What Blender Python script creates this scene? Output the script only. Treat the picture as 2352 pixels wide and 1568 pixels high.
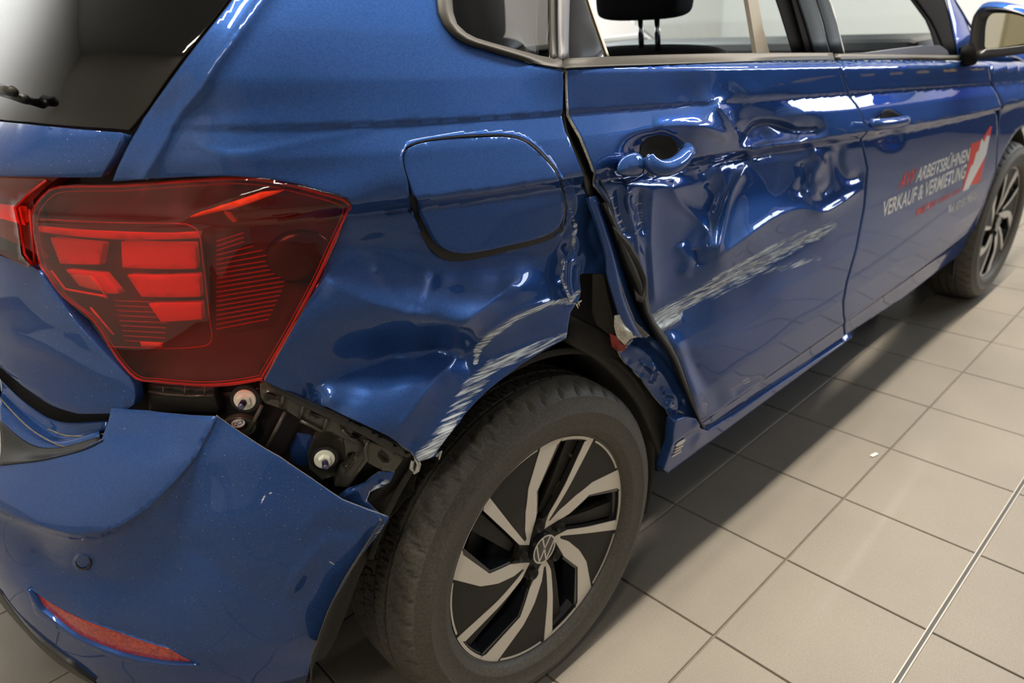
import bpy, bmesh, math, random
import numpy as np
from mathutils import Vector, Matrix
from mathutils.geometry import delaunay_2d_cdt
random.seed(4); rng=np.random.default_rng(4)
SC=bpy.context.scene; COL=SC.collection
for o in list(bpy.data.objects): bpy.data.objects.remove(o)
# ------------------------------------------------------------------ camera
W,H=2352,1568
CAMP=np.array([-0.68162357,-1.56438097,1.17964499])
PIT,YAW,ROL,FPX=0.434869666,0.7256258,-0.0656332773,1633.53167
def cam_axes():
    f=np.array([math.sin(YAW)*math.cos(PIT),math.cos(YAW)*math.cos(PIT),-math.sin(PIT)])
    r=np.array([math.cos(YAW),-math.sin(YAW),0.]); u=np.cross(r,f)
    r2=r*math.cos(ROL)+u*math.sin(ROL); u2=-r*math.sin(ROL)+u*math.cos(ROL)
    return r2,u2,f
CR,CU,CF=cam_axes()
cd=bpy.data.cameras.new('camera'); cam=bpy.data.objects.new('camera',cd); COL.objects.link(cam); SC.camera=cam
cd.sensor_fit='HORIZONTAL'; cd.sensor_width=36; cd.lens=FPX/W*36; cd.clip_start=.02; cd.clip_end=60
cam.matrix_world=Matrix(((CR[0],CU[0],-CF[0],CAMP[0]),(CR[1],CU[1],-CF[1],CAMP[1]),(CR[2],CU[2],-CF[2],CAMP[2]),(0,0,0,1)))
cd.dof.use_dof=True; cd.dof.focus_distance=1.02; cd.dof.aperture_fstop=4.5
# ------------------------------------------------------------------ world, lights, exposure
SC.view_settings.view_transform='Standard'; SC.view_settings.look='None'
SC.view_settings.exposure=0.0; SC.view_settings.gamma=1; SC.view_settings.use_curve_mapping=False
wd=bpy.data.worlds.new('world'); SC.world=wd; wd.use_nodes=True
wd.node_tree.nodes['Background'].inputs[0].default_value=(.75,.8,.9,1)
wd.node_tree.nodes['Background'].inputs[1].default_value=.08
SC.cycles.max_bounces=8; SC.cycles.transparent_max_bounces=12; SC.cycles.use_denoising=True
SC.cycles.caustics_reflective=False; SC.cycles.caustics_refractive=False; SC.cycles.sample_clamp_indirect=6
def area(name,loc,size,power,color,rot=(0,0,0),sizey=None):
    d=bpy.data.lights.new(name,'AREA'); d.shape='RECTANGLE'; d.size=size; d.size_y=sizey or size
    d.energy=power; d.color=color
    o=bpy.data.objects.new(name,d); COL.objects.link(o); o.location=loc; o.rotation_euler=rot; return o
WARM=(1,.90,.76); COOL=(.80,.89,1)
CEIL=3.3
STRIPS=[(-.5,-.93),(1.2,-.93),(2.9,-.93),(4.6,-.93),(.3,2.1),(3.2,2.1),(-2.4,-2.3)]
for (lx,ly) in STRIPS: area('strip_lamp_light',(lx,ly,CEIL-.075),1.5,(28 if ly<-2 else 78) if ly<0 else 140,WARM if ly<0 else (.90,.95,1),(0,0,0),.12)
area('window_daylight',(6.85,-3.2,2.35),.9,90,COOL,(0,math.radians(90),0),2.6)      # the glazed gate ahead of the car
# ------------------------------------------------------------------ pixel <-> ray helpers
def rays(px):
    px=np.atleast_2d(np.asarray(px,float))
    return CF+CR*((px[:,0:1]-W/2)/FPX)-CU*((px[:,1:2]-H/2)/FPX)
def proj(P):
    d=np.asarray(P)-CAMP; z=np.maximum(d@CF,1e-3)
    return np.stack([W/2+FPX*(d@CR)/z,H/2-FPX*(d@CU)/z],-1)
def on_y(px,Y):
    d=rays(px); t=(np.asarray(Y)-CAMP[1])/d[:,1]; return CAMP+t[:,None]*d
def on_x(px,X):
    d=rays(px); t=(np.asarray(X)-CAMP[0])/d[:,0]; return CAMP+t[:,None]*d
def on_z(px,Z):
    d=rays(px); t=(np.asarray(Z)-CAMP[2])/d[:,2]; return CAMP+t[:,None]*d
def sstep(a,b,x):
    t=np.clip((x-a)/(b-a),0,1); return t*t*(3-2*t)
def table(pts,sig=.003):
    pts=sorted(pts); z=np.arange(0,1.8,.001); v=np.interp(z,[p[0] for p in pts],[p[1] for p in pts])
    k=np.exp(-.5*(np.arange(-4*sig,4*sig+1e-9,.001)/sig)**2); k/=k.sum(); n=len(k)//2
    v=np.convolve(np.pad(v,n,mode='edge'),k,mode='same')[n:-n] if n else v
    return lambda q: np.interp(q,z,v)
# ------------------------------------------------------------------ base surfaces of the car (metres, x forward, y left, z up)
XC=.05; KS=.85
class Base:
    def __init__(s,yw,xr,n): s.yw,s.xr,s.n=yw,xr,n
    def rad(s,th,x,z):
        a=XC-s.xr(z); b=s.yw(x,z); n=s.n(z)
        return (np.abs(np.sin(th)/a)**n+np.abs(np.cos(th)/b)**n)**(-1/n)
    def P(s,S,z,off=0.):
        S=np.asarray(S,float); z=np.asarray(z,float)+0*S; off=np.asarray(off)+0*S
        x=XC+S; y=-(s.yw(x,z)+off)
        th=-S/KS; r=np.full_like(S,.8)
        for _ in range(3): r=s.rad(th,XC-r*np.sin(th),z)
        r=r+off
        neg=S<0
        return np.stack([np.where(neg,XC-r*np.sin(th),x),np.where(neg,-r*np.cos(th),y),z],-1)
    def F(s,P,off=0.):
        x,y,z=P[...,0],P[...,1],P[...,2]
        f1=-y-s.yw(x,z)
        th=np.arctan2(XC-x,-y); f2=np.hypot(XC-x,y)-s.rad(th,x,z)
        return np.where(x>=XC,f1,f2)-off
    def hit(s,px,off=0.,tmin=.25,tmax=6.):
        d=rays(px); N=len(d); off=np.asarray(off)+np.zeros(N)
        ts=tmin*(tmax/tmin)**np.linspace(0,1,500)
        P=CAMP+ts[None,:,None]*d[:,None,:]
        F=s.F(P,off[:,None]); sg=(F[:,:-1]>0)&(F[:,1:]<=0); i=np.argmax(sg,1); ok=sg.any(1)
        lo=ts[i]; hi=ts[i+1]
        for _ in range(30):
            m=(lo+hi)/2; f=s.F(CAMP+m[:,None]*d,off); lo=np.where(f>0,m,lo); hi=np.where(f>0,hi,m)
        if not ok.all():
            bad=np.where(~ok)[0]; print('RAY MISS',[tuple(np.atleast_2d(px)[b]) for b in bad[:6]])
            # nearest approach
            j=np.argmin(np.abs(F[bad]),1); hi[bad]=ts[j]
        return CAMP+hi[:,None]*d
    def inv(s,P):
        x,y=P[...,0],P[...,1]
        return np.where(x>=XC,x-XC,-np.arctan2(XC-x,-y)*KS),P[...,2]
    def sz(s,px,off=0.): return s.inv(s.hit(px,off))
    def nrm(s,S,z,off=0.):
        e=1e-3; a=s.P(S+e,z,off)-s.P(S-e,z,off); b=s.P(S,z+e,off)-s.P(S,z-e,off)
        n=np.cross(a,b); return n/np.linalg.norm(n,axis=-1,keepdims=True)
def slant(x,z): return z+.085*np.clip(x,-.5,3)*sstep(.45,.85,z)
_yt=table([(.0,.60),(.18,.74),(.235,.80),(.262,.832),(.33,.846),(.345,.850),(.36,.856),(.45,.868),(.6,.873),(.8,.869),(.93,.866),(.948,.863),(.967,.881),(.985,.877),(1.02,.868),(1.0500,.8530),(1.0540,.8556),(1.09,.8542),(1.108,.8532),(1.114,.845),(1.119,.815),(1.125,.806),(1.42,.66),(1.5,.45),(1.8,.1)],.0010)
_ys=table([(.0,.60),(.18,.74),(.262,.832),(.33,.846),(.45,.868),(.6,.873),(.8,.872),(.93,.868),(.985,.862),(1.06,.848),(1.11,.835),(1.15,.815),(1.42,.66),(1.5,.45),(1.8,.1)],.01)
_yc=table([(.0,.60),(.18,.74),(.235,.80),(.262,.832),(.33,.846),(.345,.850),(.36,.856),(.45,.868),(.6,.873),(.8,.869),(.93,.866),(.948,.862),(.967,.881),(.985,.877),(1.02,.868),(1.0500,.8530),(1.0540,.8552),(1.10,.840),(1.15,.815),(1.42,.66),(1.5,.45),(1.8,.1)],.0010)
def yw_body(x,z):
    q=slant(x,z); kc=sstep(.0,.12,x); k=sstep(-.46,-.36,x); v=(_yt(q)*kc+_yc(q)*(1-kc))*k+_ys(q)*(1-k)
    return v-.018*(np.clip((x-1.2)/1.3,0,2))**2-.004*np.clip((1.0-x),0,2)**2*0
_xb=table([(.0,-.55),(.3,-.66),(.7,-.655),(.8,-.635),(.9,-.622),(1.0,-.607),(1.05,-.597),(1.075,-.57),(1.10,-.535),(1.43,-.33),(1.8,-.1)],.006)
BODY=Base(yw_body,_xb,lambda z:3.0+1.6*sstep(1.02,1.2,z))
_yb=table([(.0,.6),(.2,.74),(.25,.80),(.30,.84),(.40,.868),(.5,.876),(.6,.876),(.7,.868),(.76,.855),(.8,.84)],.006)
_xu=table([(.0,-.5),(.2,-.69),(.25,-.733),(.35,-.745),(.45,-.742),(.55,-.738),(.62,-.726),(.70,-.69),(.76,-.648),(.80,-.62)],.006)
BUMP=Base(lambda x,z:_yb(z)+0*x,_xu,lambda z:3.0+0*z)
# ------------------------------------------------------------------ displacement fields, written where the dents are seen
class TPS:
    def __init__(s,pts,lam=1e-3):
        A=np.array(pts,float); s.c=A[:,:2]/100; n=len(A)
        D=np.linalg.norm(s.c[:,None]-s.c[None],axis=-1); K=np.where(D>0,D**2*np.log(D+1e-9),0)+lam*np.eye(n)
        Q=np.hstack([np.ones((n,1)),s.c]); M=np.block([[K,Q],[Q.T,np.zeros((3,3))]])
        s.w=np.linalg.solve(M,np.concatenate([A[:,2],[0,0,0]]))
    def __call__(s,uv):
        out=np.empty(len(uv))
        for i in range(0,len(uv),20000):
            q=uv[i:i+20000]/100; D2=((q[:,None]-s.c[None])**2).sum(-1)
            K=.5*D2*np.log(D2+1e-12); out[i:i+20000]=K@s.w[:-3]+s.w[-3]+q@s.w[-2:]
        return out
def pdist(uv,poly):
    """distance to an open polyline, side sign, and parameter 0..1"""
    best=np.full(len(uv),1e9); sg=np.ones(len(uv)); par=np.zeros(len(uv))
    poly=np.asarray(poly,float); L=np.concatenate([[0],np.cumsum(np.linalg.norm(np.diff(poly,axis=0),axis=1))])
    for i in range(len(poly)-1):
        a,b=poly[i],poly[i+1]; e=b-a; l2=e@e+1e-12
        t=np.clip(((uv-a)@e)/l2,0,1); q=a+t[:,None]*e; d=np.linalg.norm(uv-q,axis=1)
        m=d<best-1e-9; best=np.where(m,d,best); par=np.where(m,(L[i]+t*(L[i+1]-L[i]))/L[-1],par)
        cr=e[0]*(uv[:,1]-a[1])-e[1]*(uv[:,0]-a[0]); sg=np.where(m,np.sign(cr),sg)
    return best,sg,par
def catmull(pts,n=6,closed=False):
    P=np.array(pts,float); m=len(P); out=[]
    rg=range(m if closed else m-1)
    for i in rg:
        if closed: a,b,c,d=P[(i-1)%m],P[i],P[(i+1)%m],P[(i+2)%m]
        else: a,b,c,d=P[max(i-1,0)],P[i],P[i+1],P[min(i+2,m-1)]
        for t in np.arange(n)/n:
            out.append(.5*((2*b)+(-a+c)*t+(2*a-5*b+4*c-d)*t*t+(-a+3*b-3*c+d)*t**3))
    if not closed: out.append(P[-1])
    return np.array(out)
def crease(poly,h,w,smooth=False,n=5,wr=None,ends=.12):
    poly=catmull(poly,n)
    def f(uv):
        lo=poly.min(0)-8*w; hi=poly.max(0)+8*w
        m=((uv>lo)&(uv<hi)).all(1); out=np.zeros(len(uv))
        if not m.any(): return out
        d,sg,t=pdist(uv[m],poly); ww=np.where(sg>0,wr or w,w)
        k=np.minimum(1,np.minimum(t,1-t)/ends+.0) if ends>0 else 1
        g=np.exp(-(d/ww)**2) if smooth else np.exp(-np.sqrt(d*d+6.)/ww)
        out[m]=h/1000*g*(k if ends>0 else 1); return out
    return f
def blob(c,r,h,rot=0,p=2):
    ca,sa=math.cos(math.radians(rot)),math.sin(math.radians(rot)); r=(r,r) if np.isscalar(r) else r
    def f(uv):
        d=uv-np.array(c); x=(d[:,0]*ca+d[:,1]*sa)/r[0]; y=(-d[:,0]*sa+d[:,1]*ca)/r[1]
        return h/1000*np.exp(-(x*x+y*y)**(p/2))
    return f
def field(tps,feats,tscale=1.):
    T=TPS(tps) if tps else None
    def D(uv):
        o=np.zeros(len(uv))
        if T: o+=T(uv)/1000*tscale
        for f in feats: o+=f(uv)
        return o
    return D
# ------------------------------------------------------------------ mesh helpers
def pip(pt,poly):
    x,y=pt[:,0],pt[:,1]; ins=np.zeros(len(pt),bool); n=len(poly)
    for i in range(n):
        x0,y0=poly[i]; x1,y1=poly[(i+1)%n]
        if y0==y1: continue
        c=((y0>y)!=(y1>y)); ins^=c&(x<(x1-x0)*(y-y0)/(y1-y0)+x0)
    return ins
def resample(poly,h,closed=True):
    P=np.asarray(poly,float); Q=np.vstack([P,P[:1]]) if closed else P
    out=[]
    for a,b in zip(Q[:-1],Q[1:]):
        l=np.linalg.norm(b-a); n=max(1,int(round(l/h)))
        for i in range(n): out.append(a+(b-a)*i/n)
    if not closed: out.append(Q[-1])
    return np.array(out)
QLINES=(.9475,.9665,1.0495,1.0545)
def trimesh2d(outer,holes,h,lines=()):
    """outer/holes: resampled loops.  returns verts, tris, loops(index lists)"""
    loops=[outer]+list(holes)
    lo,hi=outer.min(0),outer.max(0)
    ny=int((hi[1]-lo[1])/(h*.866))+2; nx=int((hi[0]-lo[0])/h)+2
    gx,gy=np.meshgrid(np.arange(nx),np.arange(ny)); X=lo[0]+(gx+.5*(gy%2))*h; Y=lo[1]+gy*h*.866
    G=np.stack([X.ravel(),Y.ravel()],1); G=G[pip(G,outer)]
    for L in holes: G=G[~pip(G,L)]
    # rows of points along the pressed lines of the body, kept a little away from the outline
    LP=[];LE=[]
    B=np.vstack(loops)
    for ln in lines:
        ln=ln[pip(ln,outer)] if len(ln) else ln
        for L_ in holes: ln=ln[~pip(ln,L_)]
        ln=np.array([p for p in ln if ((B-p)**2).sum(1).min()>(.5*h)**2]).reshape(-1,2)
        k0=len(LP); LP+=list(ln)
        LE+=[(k0+i,k0+i+1) for i in range(len(ln)-1) if np.hypot(*(ln[i+1]-ln[i]))<1.8*h]
    LP=np.array(LP).reshape(-1,2)
    key={}
    for b in np.vstack([B,LP]): key.setdefault((int(b[0]//h),int(b[1]//h)),[]).append(b)
    keep=[]
    for g in G:
        cx,cy=int(g[0]//h),int(g[1]//h); ok=True
        for i in (-1,0,1):
            for j in (-1,0,1):
                for b in key.get((cx+i,cy+j),()):
                    if (b[0]-g[0])**2+(b[1]-g[1])**2<(.55*h)**2: ok=False;break
                if not ok:break
            if not ok:break
        if ok: keep.append(g)
    G=np.array(keep).reshape(-1,2)
    V=np.vstack([B,LP,G]); edges=[(len(B)+a,len(B)+b) for a,b in LE]; idx=[]; k=0
    for L in loops:
        n=len(L); idx.append(list(range(k,k+n))); edges+=[(k+i,k+(i+1)%n) for i in range(n)]; k+=n
    r=delaunay_2d_cdt([Vector(v) for v in V],edges,[],0,1e-6)
    vv=np.array([tuple(v) for v in r[0]]); ff=np.array(r[2])
    orig=r[3]; mp={}
    for i,o in enumerate(orig):
        for q in o: mp[q]=i
    c=vv[ff].mean(1); m=pip(c,outer)
    for L in holes: m&=~pip(c,L)
    ff=ff[m]; a=vv[ff[:,1]]-vv[ff[:,0]]; b=vv[ff[:,2]]-vv[ff[:,0]]; cr=a[:,0]*b[:,1]-a[:,1]*b[:,0]
    ff[cr<0]=ff[cr<0][:,::-1]; ff=ff[np.abs(cr)>1e-12]
    idx=[[mp[i] for i in L if i in mp] for L in idx]
    return vv,ff,idx
def mk(name,V,F,mat=None,parent=None,smooth=True,label=None,attrs=None,mat2=None,mi=None):
    me=bpy.data.meshes.new(name); V=np.asarray(V,float)
    me.from_pydata([tuple(v) for v in V],[],[tuple(int(i) for i in f) for f in F]); 
    if smooth: me.polygons.foreach_set('use_smooth',[True]*len(me.polygons))
    if mat: me.materials.append(mat)
    if mat2:
        me.materials.append(mat2)
    if mi is not None: me.polygons.foreach_set('material_index',list(mi))
    if attrs:
        for k,v in attrs.items():
            a=me.attributes.new(k,'FLOAT','POINT'); a.data.foreach_set('value',np.asarray(v,np.float32))
    me.update()
    o=bpy.data.objects.new(name,me); COL.objects.link(o)
    if parent: o.parent=parent
    if label: o['label']=label
    return o
def panel(name,base,outer,holes=(),h=.006,D=None,off=0.,mat=None,parent=None,label=None,thick=.008,scr=None,rnd=.0009,extra=None,hpix=True,flange=True,mat_edge=None,flip=False):
    """outer/holes: pixel outlines (or 3-tuples ('sz',s,z)); the sheet lies on the base surface, dented by D"""
    def tosz(L):
        P=np.array(L,float)
        S,Z=base.sz(P,off); return np.stack([S,Z],1)
    L=[resample(tosz(q) if hpix else np.asarray(q,float),h*.9) for q in [outer]+list(holes)]
    lines=[]
    if base is BODY and h<.0101:
        ss=np.arange(L[0][:,0].min(),L[0][:,0].max(),h)
        for q in QLINES:
            zz_=np.full_like(ss,q)
            for _ in range(8): xx=base.P(ss,zz_)[:,0]; zz_=zz_+(q-slant(xx,zz_))
            m=(xx>-.40); lines.append(np.stack([ss,zz_],1)[m])
    vv,ff,idx=trimesh2d(L[0],L[1:],h,lines)
    P=base.P(vv[:,0],vv[:,1],off); uv=proj(P)
    if D is not None:
        n=base.nrm(vv[:,0],vv[:,1],off); d=D(uv)
        r=CAMP-P; r/=np.linalg.norm(r,axis=1,keepdims=True); c=np.maximum((n*r).sum(1),.45)
        P=P+r*(d/c)[:,None]
    F=[tuple(f) for f in ff]; V=[P]; nv=len(P); mi=[0]*len(F)
    at={'scr':(scr(uv) if scr else np.zeros(nv))}
    if extra is not None: at['ext']=extra(uv)
    if flange:
        # vertex normals
        fn=np.cross(P[ff[:,1]]-P[ff[:,0]],P[ff[:,2]]-P[ff[:,0]]); vn=np.zeros_like(P)
        for k in range(3): np.add.at(vn,ff[:,k],fn)
        vn/=np.linalg.norm(vn,axis=1,keepdims=True)+1e-12
        for li,I in enumerate(idx):
            I=np.array(I); p=P[I]; t=np.roll(p,-1,0)-np.roll(p,1,0); o=np.cross(t,vn[I]); o/=np.linalg.norm(o,axis=1,keepdims=True)+1e-12
            q=vv[I]; area2=(q[:,0]*np.roll(q[:,1],-1)-np.roll(q[:,0],-1)*q[:,1]).sum()
            if (area2<0)!=(li>0): o=-o
            n_=vn[I]; m=len(I); ring=[I]
            for (oo,nn) in ((.6*rnd,-.25*rnd),(rnd,-rnd),(rnd,-thick)):
                V.append(p+o*oo+n_*nn); ring.append(np.arange(nv,nv+m)); nv+=m
            for k in range(3):
                a,b=ring[k],ring[k+1]
                for i in range(m):
                    j=(i+1)%m; f=(a[j],a[i],b[i],b[j])
                    if (area2<0): f=f[::-1]
                    F.append(f); mi.append(1 if (mat_edge and k==2) else 0)
        allV=np.vstack(V)
        for k in at: at[k]=np.concatenate([at[k],np.zeros(len(allV)-len(at[k]))])
    else: allV=P
    return mk(name,allV,F,mat,parent,True,label,at,mat_edge,mi if mat_edge else None)
def empty(name,loc=(0,0,0),parent=None):
    o=bpy.data.objects.new(name,None); COL.objects.link(o); o.location=loc; o.empty_display_size=.1
    if parent: o.parent=parent
    return o
def tag(o,label,cat,group=None,kind=None):
    o['label']=label; o['category']=cat
    if group: o['group']=group
    if kind: o['kind']=kind
    return o
def box(name,c,s,mat,parent=None,bev=0.,rot=None):
    bm=bmesh.new(); bmesh.ops.create_cube(bm,size=1); bmesh.ops.scale(bm,vec=s,verts=bm.verts)
    if bev: bmesh.ops.bevel(bm,geom=bm.edges[:],offset=bev,segments=2,affect='EDGES',profile=.5)
    if rot is not None: bmesh.ops.transform(bm,matrix=rot,verts=bm.verts)
    bmesh.ops.translate(bm,vec=c,verts=bm.verts)
    me=bpy.data.meshes.new(name); bm.to_mesh(me); bm.free(); me.materials.append(mat)
    o=bpy.data.objects.new(name,me); COL.objects.link(o)
    if parent: o.parent=parent
    return o
def tube(name,pts,r,mat,parent=None,seg=8,closed=False,label=None,caps=True):
    P=np.array(pts,float); n=len(P); r=np.broadcast_to(np.asarray(r,float),(n,)); V=[];F=[]
    up=None
    for i in range(n):
        a=P[(i-1)%n] if (closed or i>0) else P[i]; b=P[(i+1)%n] if (closed or i<n-1) else P[i]
        t=b-a; t/=np.linalg.norm(t)+1e-12
        if up is None:
            up=np.cross(t,[0,0,1.]); 
            if np.linalg.norm(up)<.1: up=np.cross(t,[1.,0,0])
        up=up-t*(up@t); up/=np.linalg.norm(up)+1e-12; w=np.cross(t,up)
        for k in range(seg):
            c,s=math.cos(2*math.pi*k/seg),math.sin(2*math.pi*k/seg); V.append(P[i]+r[i]*(up*c+w*s))
    for i in range(n if closed else n-1):
        for k in range(seg):
            a=i*seg+k; b=i*seg+(k+1)%seg; j=((i+1)%n)*seg; F.append((a,b,j+(k+1)%seg,j+k))
    if not closed and caps: F.append(tuple(range(seg))[::-1]); F.append(tuple(range((n-1)*seg,n*seg)))
    return mk(name,V,F,mat,parent,True,label)
def loft(name,A,B,mat,parent=None,n=6,mid=None,label=None,thick=0.,rows=None):
    """sheet between polylines given as 3-D rows (same count)"""
    R=rows if rows is not None else [A,B]
    R=[np.asarray(r,float) for r in R]; m=max(len(r) for r in R)
    def rs(r,m):
        L=np.concatenate([[0],np.cumsum(np.linalg.norm(np.diff(r,axis=0),axis=1))]); t=np.linspace(0,L[-1],m)
        return np.stack([np.interp(t,L,r[:,k]) for k in range(3)],1)
    M=max(m*2,24); R=np.array([rs(catmull(r,5) if len(r)>2 else r,M) for r in R])
    if len(R)>2:
        S=np.array([catmull(R[:,j],n) for j in range(M)]).transpose(1,0,2)
    else: S=np.array([R[0]*(1-t)+R[1]*t for t in np.linspace(0,1,n+1)])
    a,b=S.shape[:2]; V=S.reshape(-1,3); F=[(i*b+j,i*b+j+1,(i+1)*b+j+1,(i+1)*b+j) for i in range(a-1) for j in range(b-1)]
    o=mk(name,V,F,mat,parent,True,label)
    if thick:
        s=o.modifiers.new('solid','SOLIDIFY'); s.thickness=thick; s.offset=0
    return o
def plate(name,poly3,mat,parent=None,thick=.002,direction=None,bev=0.,label=None):
    """flat polygon (3-D points, near coplanar) given thickness along direction"""
    P=[Vector(p) for p in poly3]; bm=bmesh.new(); vs=[bm.verts.new(p) for p in P]; f=bm.faces.new(vs); f.normal_update()
    d=Vector(direction) if direction is not None else -f.normal
    if f.normal.dot(d)>0: f.normal_flip()
    r=bmesh.ops.extrude_face_region(bm,geom=[f]); 
    bmesh.ops.translate(bm,vec=d*thick,verts=[g for g in r['geom'] if isinstance(g,bmesh.types.BMVert)])
    bmesh.ops.recalc_face_normals(bm,faces=bm.faces)
    if bev: bmesh.ops.bevel(bm,geom=[e for e in bm.edges],offset=bev,segments=2,affect='EDGES')
    bmesh.ops.triangulate(bm,faces=[f for f in bm.faces if len(f.verts)>4])
    me=bpy.data.meshes.new(name); bm.to_mesh(me); bm.free(); me.materials.append(mat)
    o=bpy.data.objects.new(name,me); COL.objects.link(o)
    if parent: o.parent=parent
    if label: o['label']=label
    return o
# ------------------------------------------------------------------ materials
def newmat(name):
    m=bpy.data.materials.new(name); m.use_nodes=True; nt=m.node_tree; return m,nt,nt.nodes['Principled BSDF']
def simple(name,col,rough=.5,metal=0.,coat=0.,bump=0.,bscale=60.,spec=.5,var=0.,trans=0.):
    m,nt,p=newmat(name); p.inputs['Base Color'].default_value=(*col,1); p.inputs['Roughness'].default_value=rough
    p.inputs['Metallic'].default_value=metal; p.inputs['Coat Weight'].default_value=coat; p.inputs['Coat Roughness'].default_value=.03
    p.inputs['Specular IOR Level'].default_value=spec; p.inputs['Transmission Weight'].default_value=trans
    if bump or var:
        tc=nt.nodes.new('ShaderNodeTexCoord'); nz=nt.nodes.new('ShaderNodeTexNoise'); nz.inputs['Scale'].default_value=bscale; nz.inputs['Detail'].default_value=5
        nt.links.new(tc.outputs['Object'],nz.inputs['Vector'])
        if bump:
            b=nt.nodes.new('ShaderNodeBump'); b.inputs['Strength'].default_value=bump; b.inputs['Distance'].default_value=.002
            nt.links.new(nz.outputs['Fac'],b.inputs['Height']); nt.links.new(b.outputs['Normal'],p.inputs['Normal'])
        if var:
            r=nt.nodes.new('ShaderNodeMapRange'); r.inputs['From Min'].default_value=.3; r.inputs['From Max'].default_value=.7; r.inputs['To Min'].default_value=1-var; r.inputs['To Max'].default_value=1+var
            mx=nt.nodes.new('ShaderNodeMix'); mx.data_type='RGBA'; mx.blend_type='MULTIPLY'; mx.inputs['Factor'].default_value=1
            mx.inputs['A'].default_value=(*col,1); nt.links.new(nz.outputs['Fac'],r.inputs['Value']); nt.links.new(r.outputs['Result'],mx.inputs['B']); nt.links.new(mx.outputs['Result'],p.inputs['Base Color'])
    return m
def paint_mat(name,dirt=0.):
    """blue metallic lacquer; attribute scr = where it is scraped to primer and bare metal"""
    m,nt,p=newmat(name); N=nt.nodes; L=nt.links
    tc=N.new('ShaderNodeTexCoord')
    fl=N.new('ShaderNodeTexVoronoi'); fl.inputs['Scale'].default_value=900; L.new(tc.outputs['Object'],fl.inputs['Vector'])
    cr=N.new('ShaderNodeMix'); cr.data_type='RGBA'; cr.inputs['A'].default_value=(.020,.060,.205,1); cr.inputs['B'].default_value=(.030,.082,.265,1)
    sp=N.new('ShaderNodeSeparateColor'); L.new(fl.outputs['Color'],sp.inputs['Color']); L.new(sp.outputs['Red'],cr.inputs['Factor'])
    a=N.new('ShaderNodeAttribute'); a.attribute_name='scr'
    # streak noise along the direction the other car scraped (forwards and slightly upwards)
    mp=N.new('ShaderNodeMapping'); mp.inputs['Rotation'].default_value=(0,math.radians(20),0); mp.inputs['Scale'].default_value=(13,60,230)
    L.new(tc.outputs['Object'],mp.inputs['Vector']); nz=N.new('ShaderNodeTexNoise'); nz.inputs['Scale'].default_value=1.; nz.inputs['Detail'].default_value=6; nz.inputs['Roughness'].default_value=.65
    L.new(mp.outputs['Vector'],nz.inputs['Vector'])
    ad=N.new('ShaderNodeMath'); ad.operation='ADD'; L.new(a.outputs['Fac'],ad.inputs[0]); L.new(nz.outputs['Fac'],ad.inputs[1])
    mr=N.new('ShaderNodeMapRange'); mr.inputs['From Min'].default_value=1.0; mr.inputs['From Max'].default_value=1.12; L.new(ad.outputs['Value'],mr.inputs['Value'])
    gate=N.new('ShaderNodeMath'); gate.operation='MULTIPLY'; g2=N.new('ShaderNodeMapRange'); g2.inputs['From Min'].default_value=.05; g2.inputs['From Max'].default_value=.2
    L.new(a.outputs['Fac'],g2.inputs['Value']); L.new(mr.outputs['Result'],gate.inputs[0]); L.new(g2.outputs['Result'],gate.inputs[1])
    n2=N.new('ShaderNodeTexNoise'); n2.inputs['Scale'].default_value=2.2; n2.inputs['Detail'].default_value=4; L.new(mp.outputs['Vector'],n2.inputs['Vector'])
    sc=N.new('ShaderNodeMix'); sc.data_type='RGBA'; sc.inputs['A'].default_value=(.22,.25,.29,1); sc.inputs['B'].default_value=(.80,.87,.94,1)
    m2=N.new('ShaderNodeMapRange'); m2.inputs['From Min'].default_value=.4; m2.inputs['From Max'].default_value=.6; L.new(n2.outputs['Fac'],m2.inputs['Value']); L.new(m2.outputs['Result'],sc.inputs['Factor'])
    fc=N.new('ShaderNodeMix'); fc.data_type='RGBA'; L.new(gate.outputs['Value'],fc.inputs['Factor']); L.new(cr.outputs['Result'],fc.inputs['A']); L.new(sc.outputs['Result'],fc.inputs['B'])
    L.new(fc.outputs['Result'],p.inputs['Base Color'])
    inv=N.new('ShaderNodeMath'); inv.operation='SUBTRACT'; inv.inputs[0].default_value=1; L.new(gate.outputs['Value'],inv.inputs[1])
    met=N.new('ShaderNodeMath'); met.operation='MULTIPLY'; met.inputs[1].default_value=.30; L.new(inv.outputs['Value'],met.inputs[0]); L.new(met.outputs['Value'],p.inputs['Metallic'])
    L.new(inv.outputs['Value'],p.inputs['Coat Weight']); p.inputs['Coat Roughness'].default_value=.012; p.inputs['Coat IOR'].default_value=1.42; p.inputs['Specular IOR Level'].default_value=0.; p.inputs['Specular Tint'].default_value=(.05,.16,.5,1)
    rr=N.new('ShaderNodeMapRange'); rr.inputs['To Min'].default_value=.36; rr.inputs['To Max'].default_value=.55; L.new(gate.outputs['Value'],rr.inputs['Value']); L.new(rr.outputs['Result'],p.inputs['Roughness'])
    bp=N.new('ShaderNodeBump'); bp.inputs['Strength'].default_value=.25; bp.inputs['Distance'].default_value=.0006
    hm=N.new('ShaderNodeMath'); hm.operation='MULTIPLY'; L.new(nz.outputs['Fac'],hm.inputs[0]); L.new(gate.outputs['Value'],hm.inputs[1]); L.new(hm.outputs['Value'],bp.inputs['Height']); L.new(bp.outputs['Normal'],p.inputs['Normal'])
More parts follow.
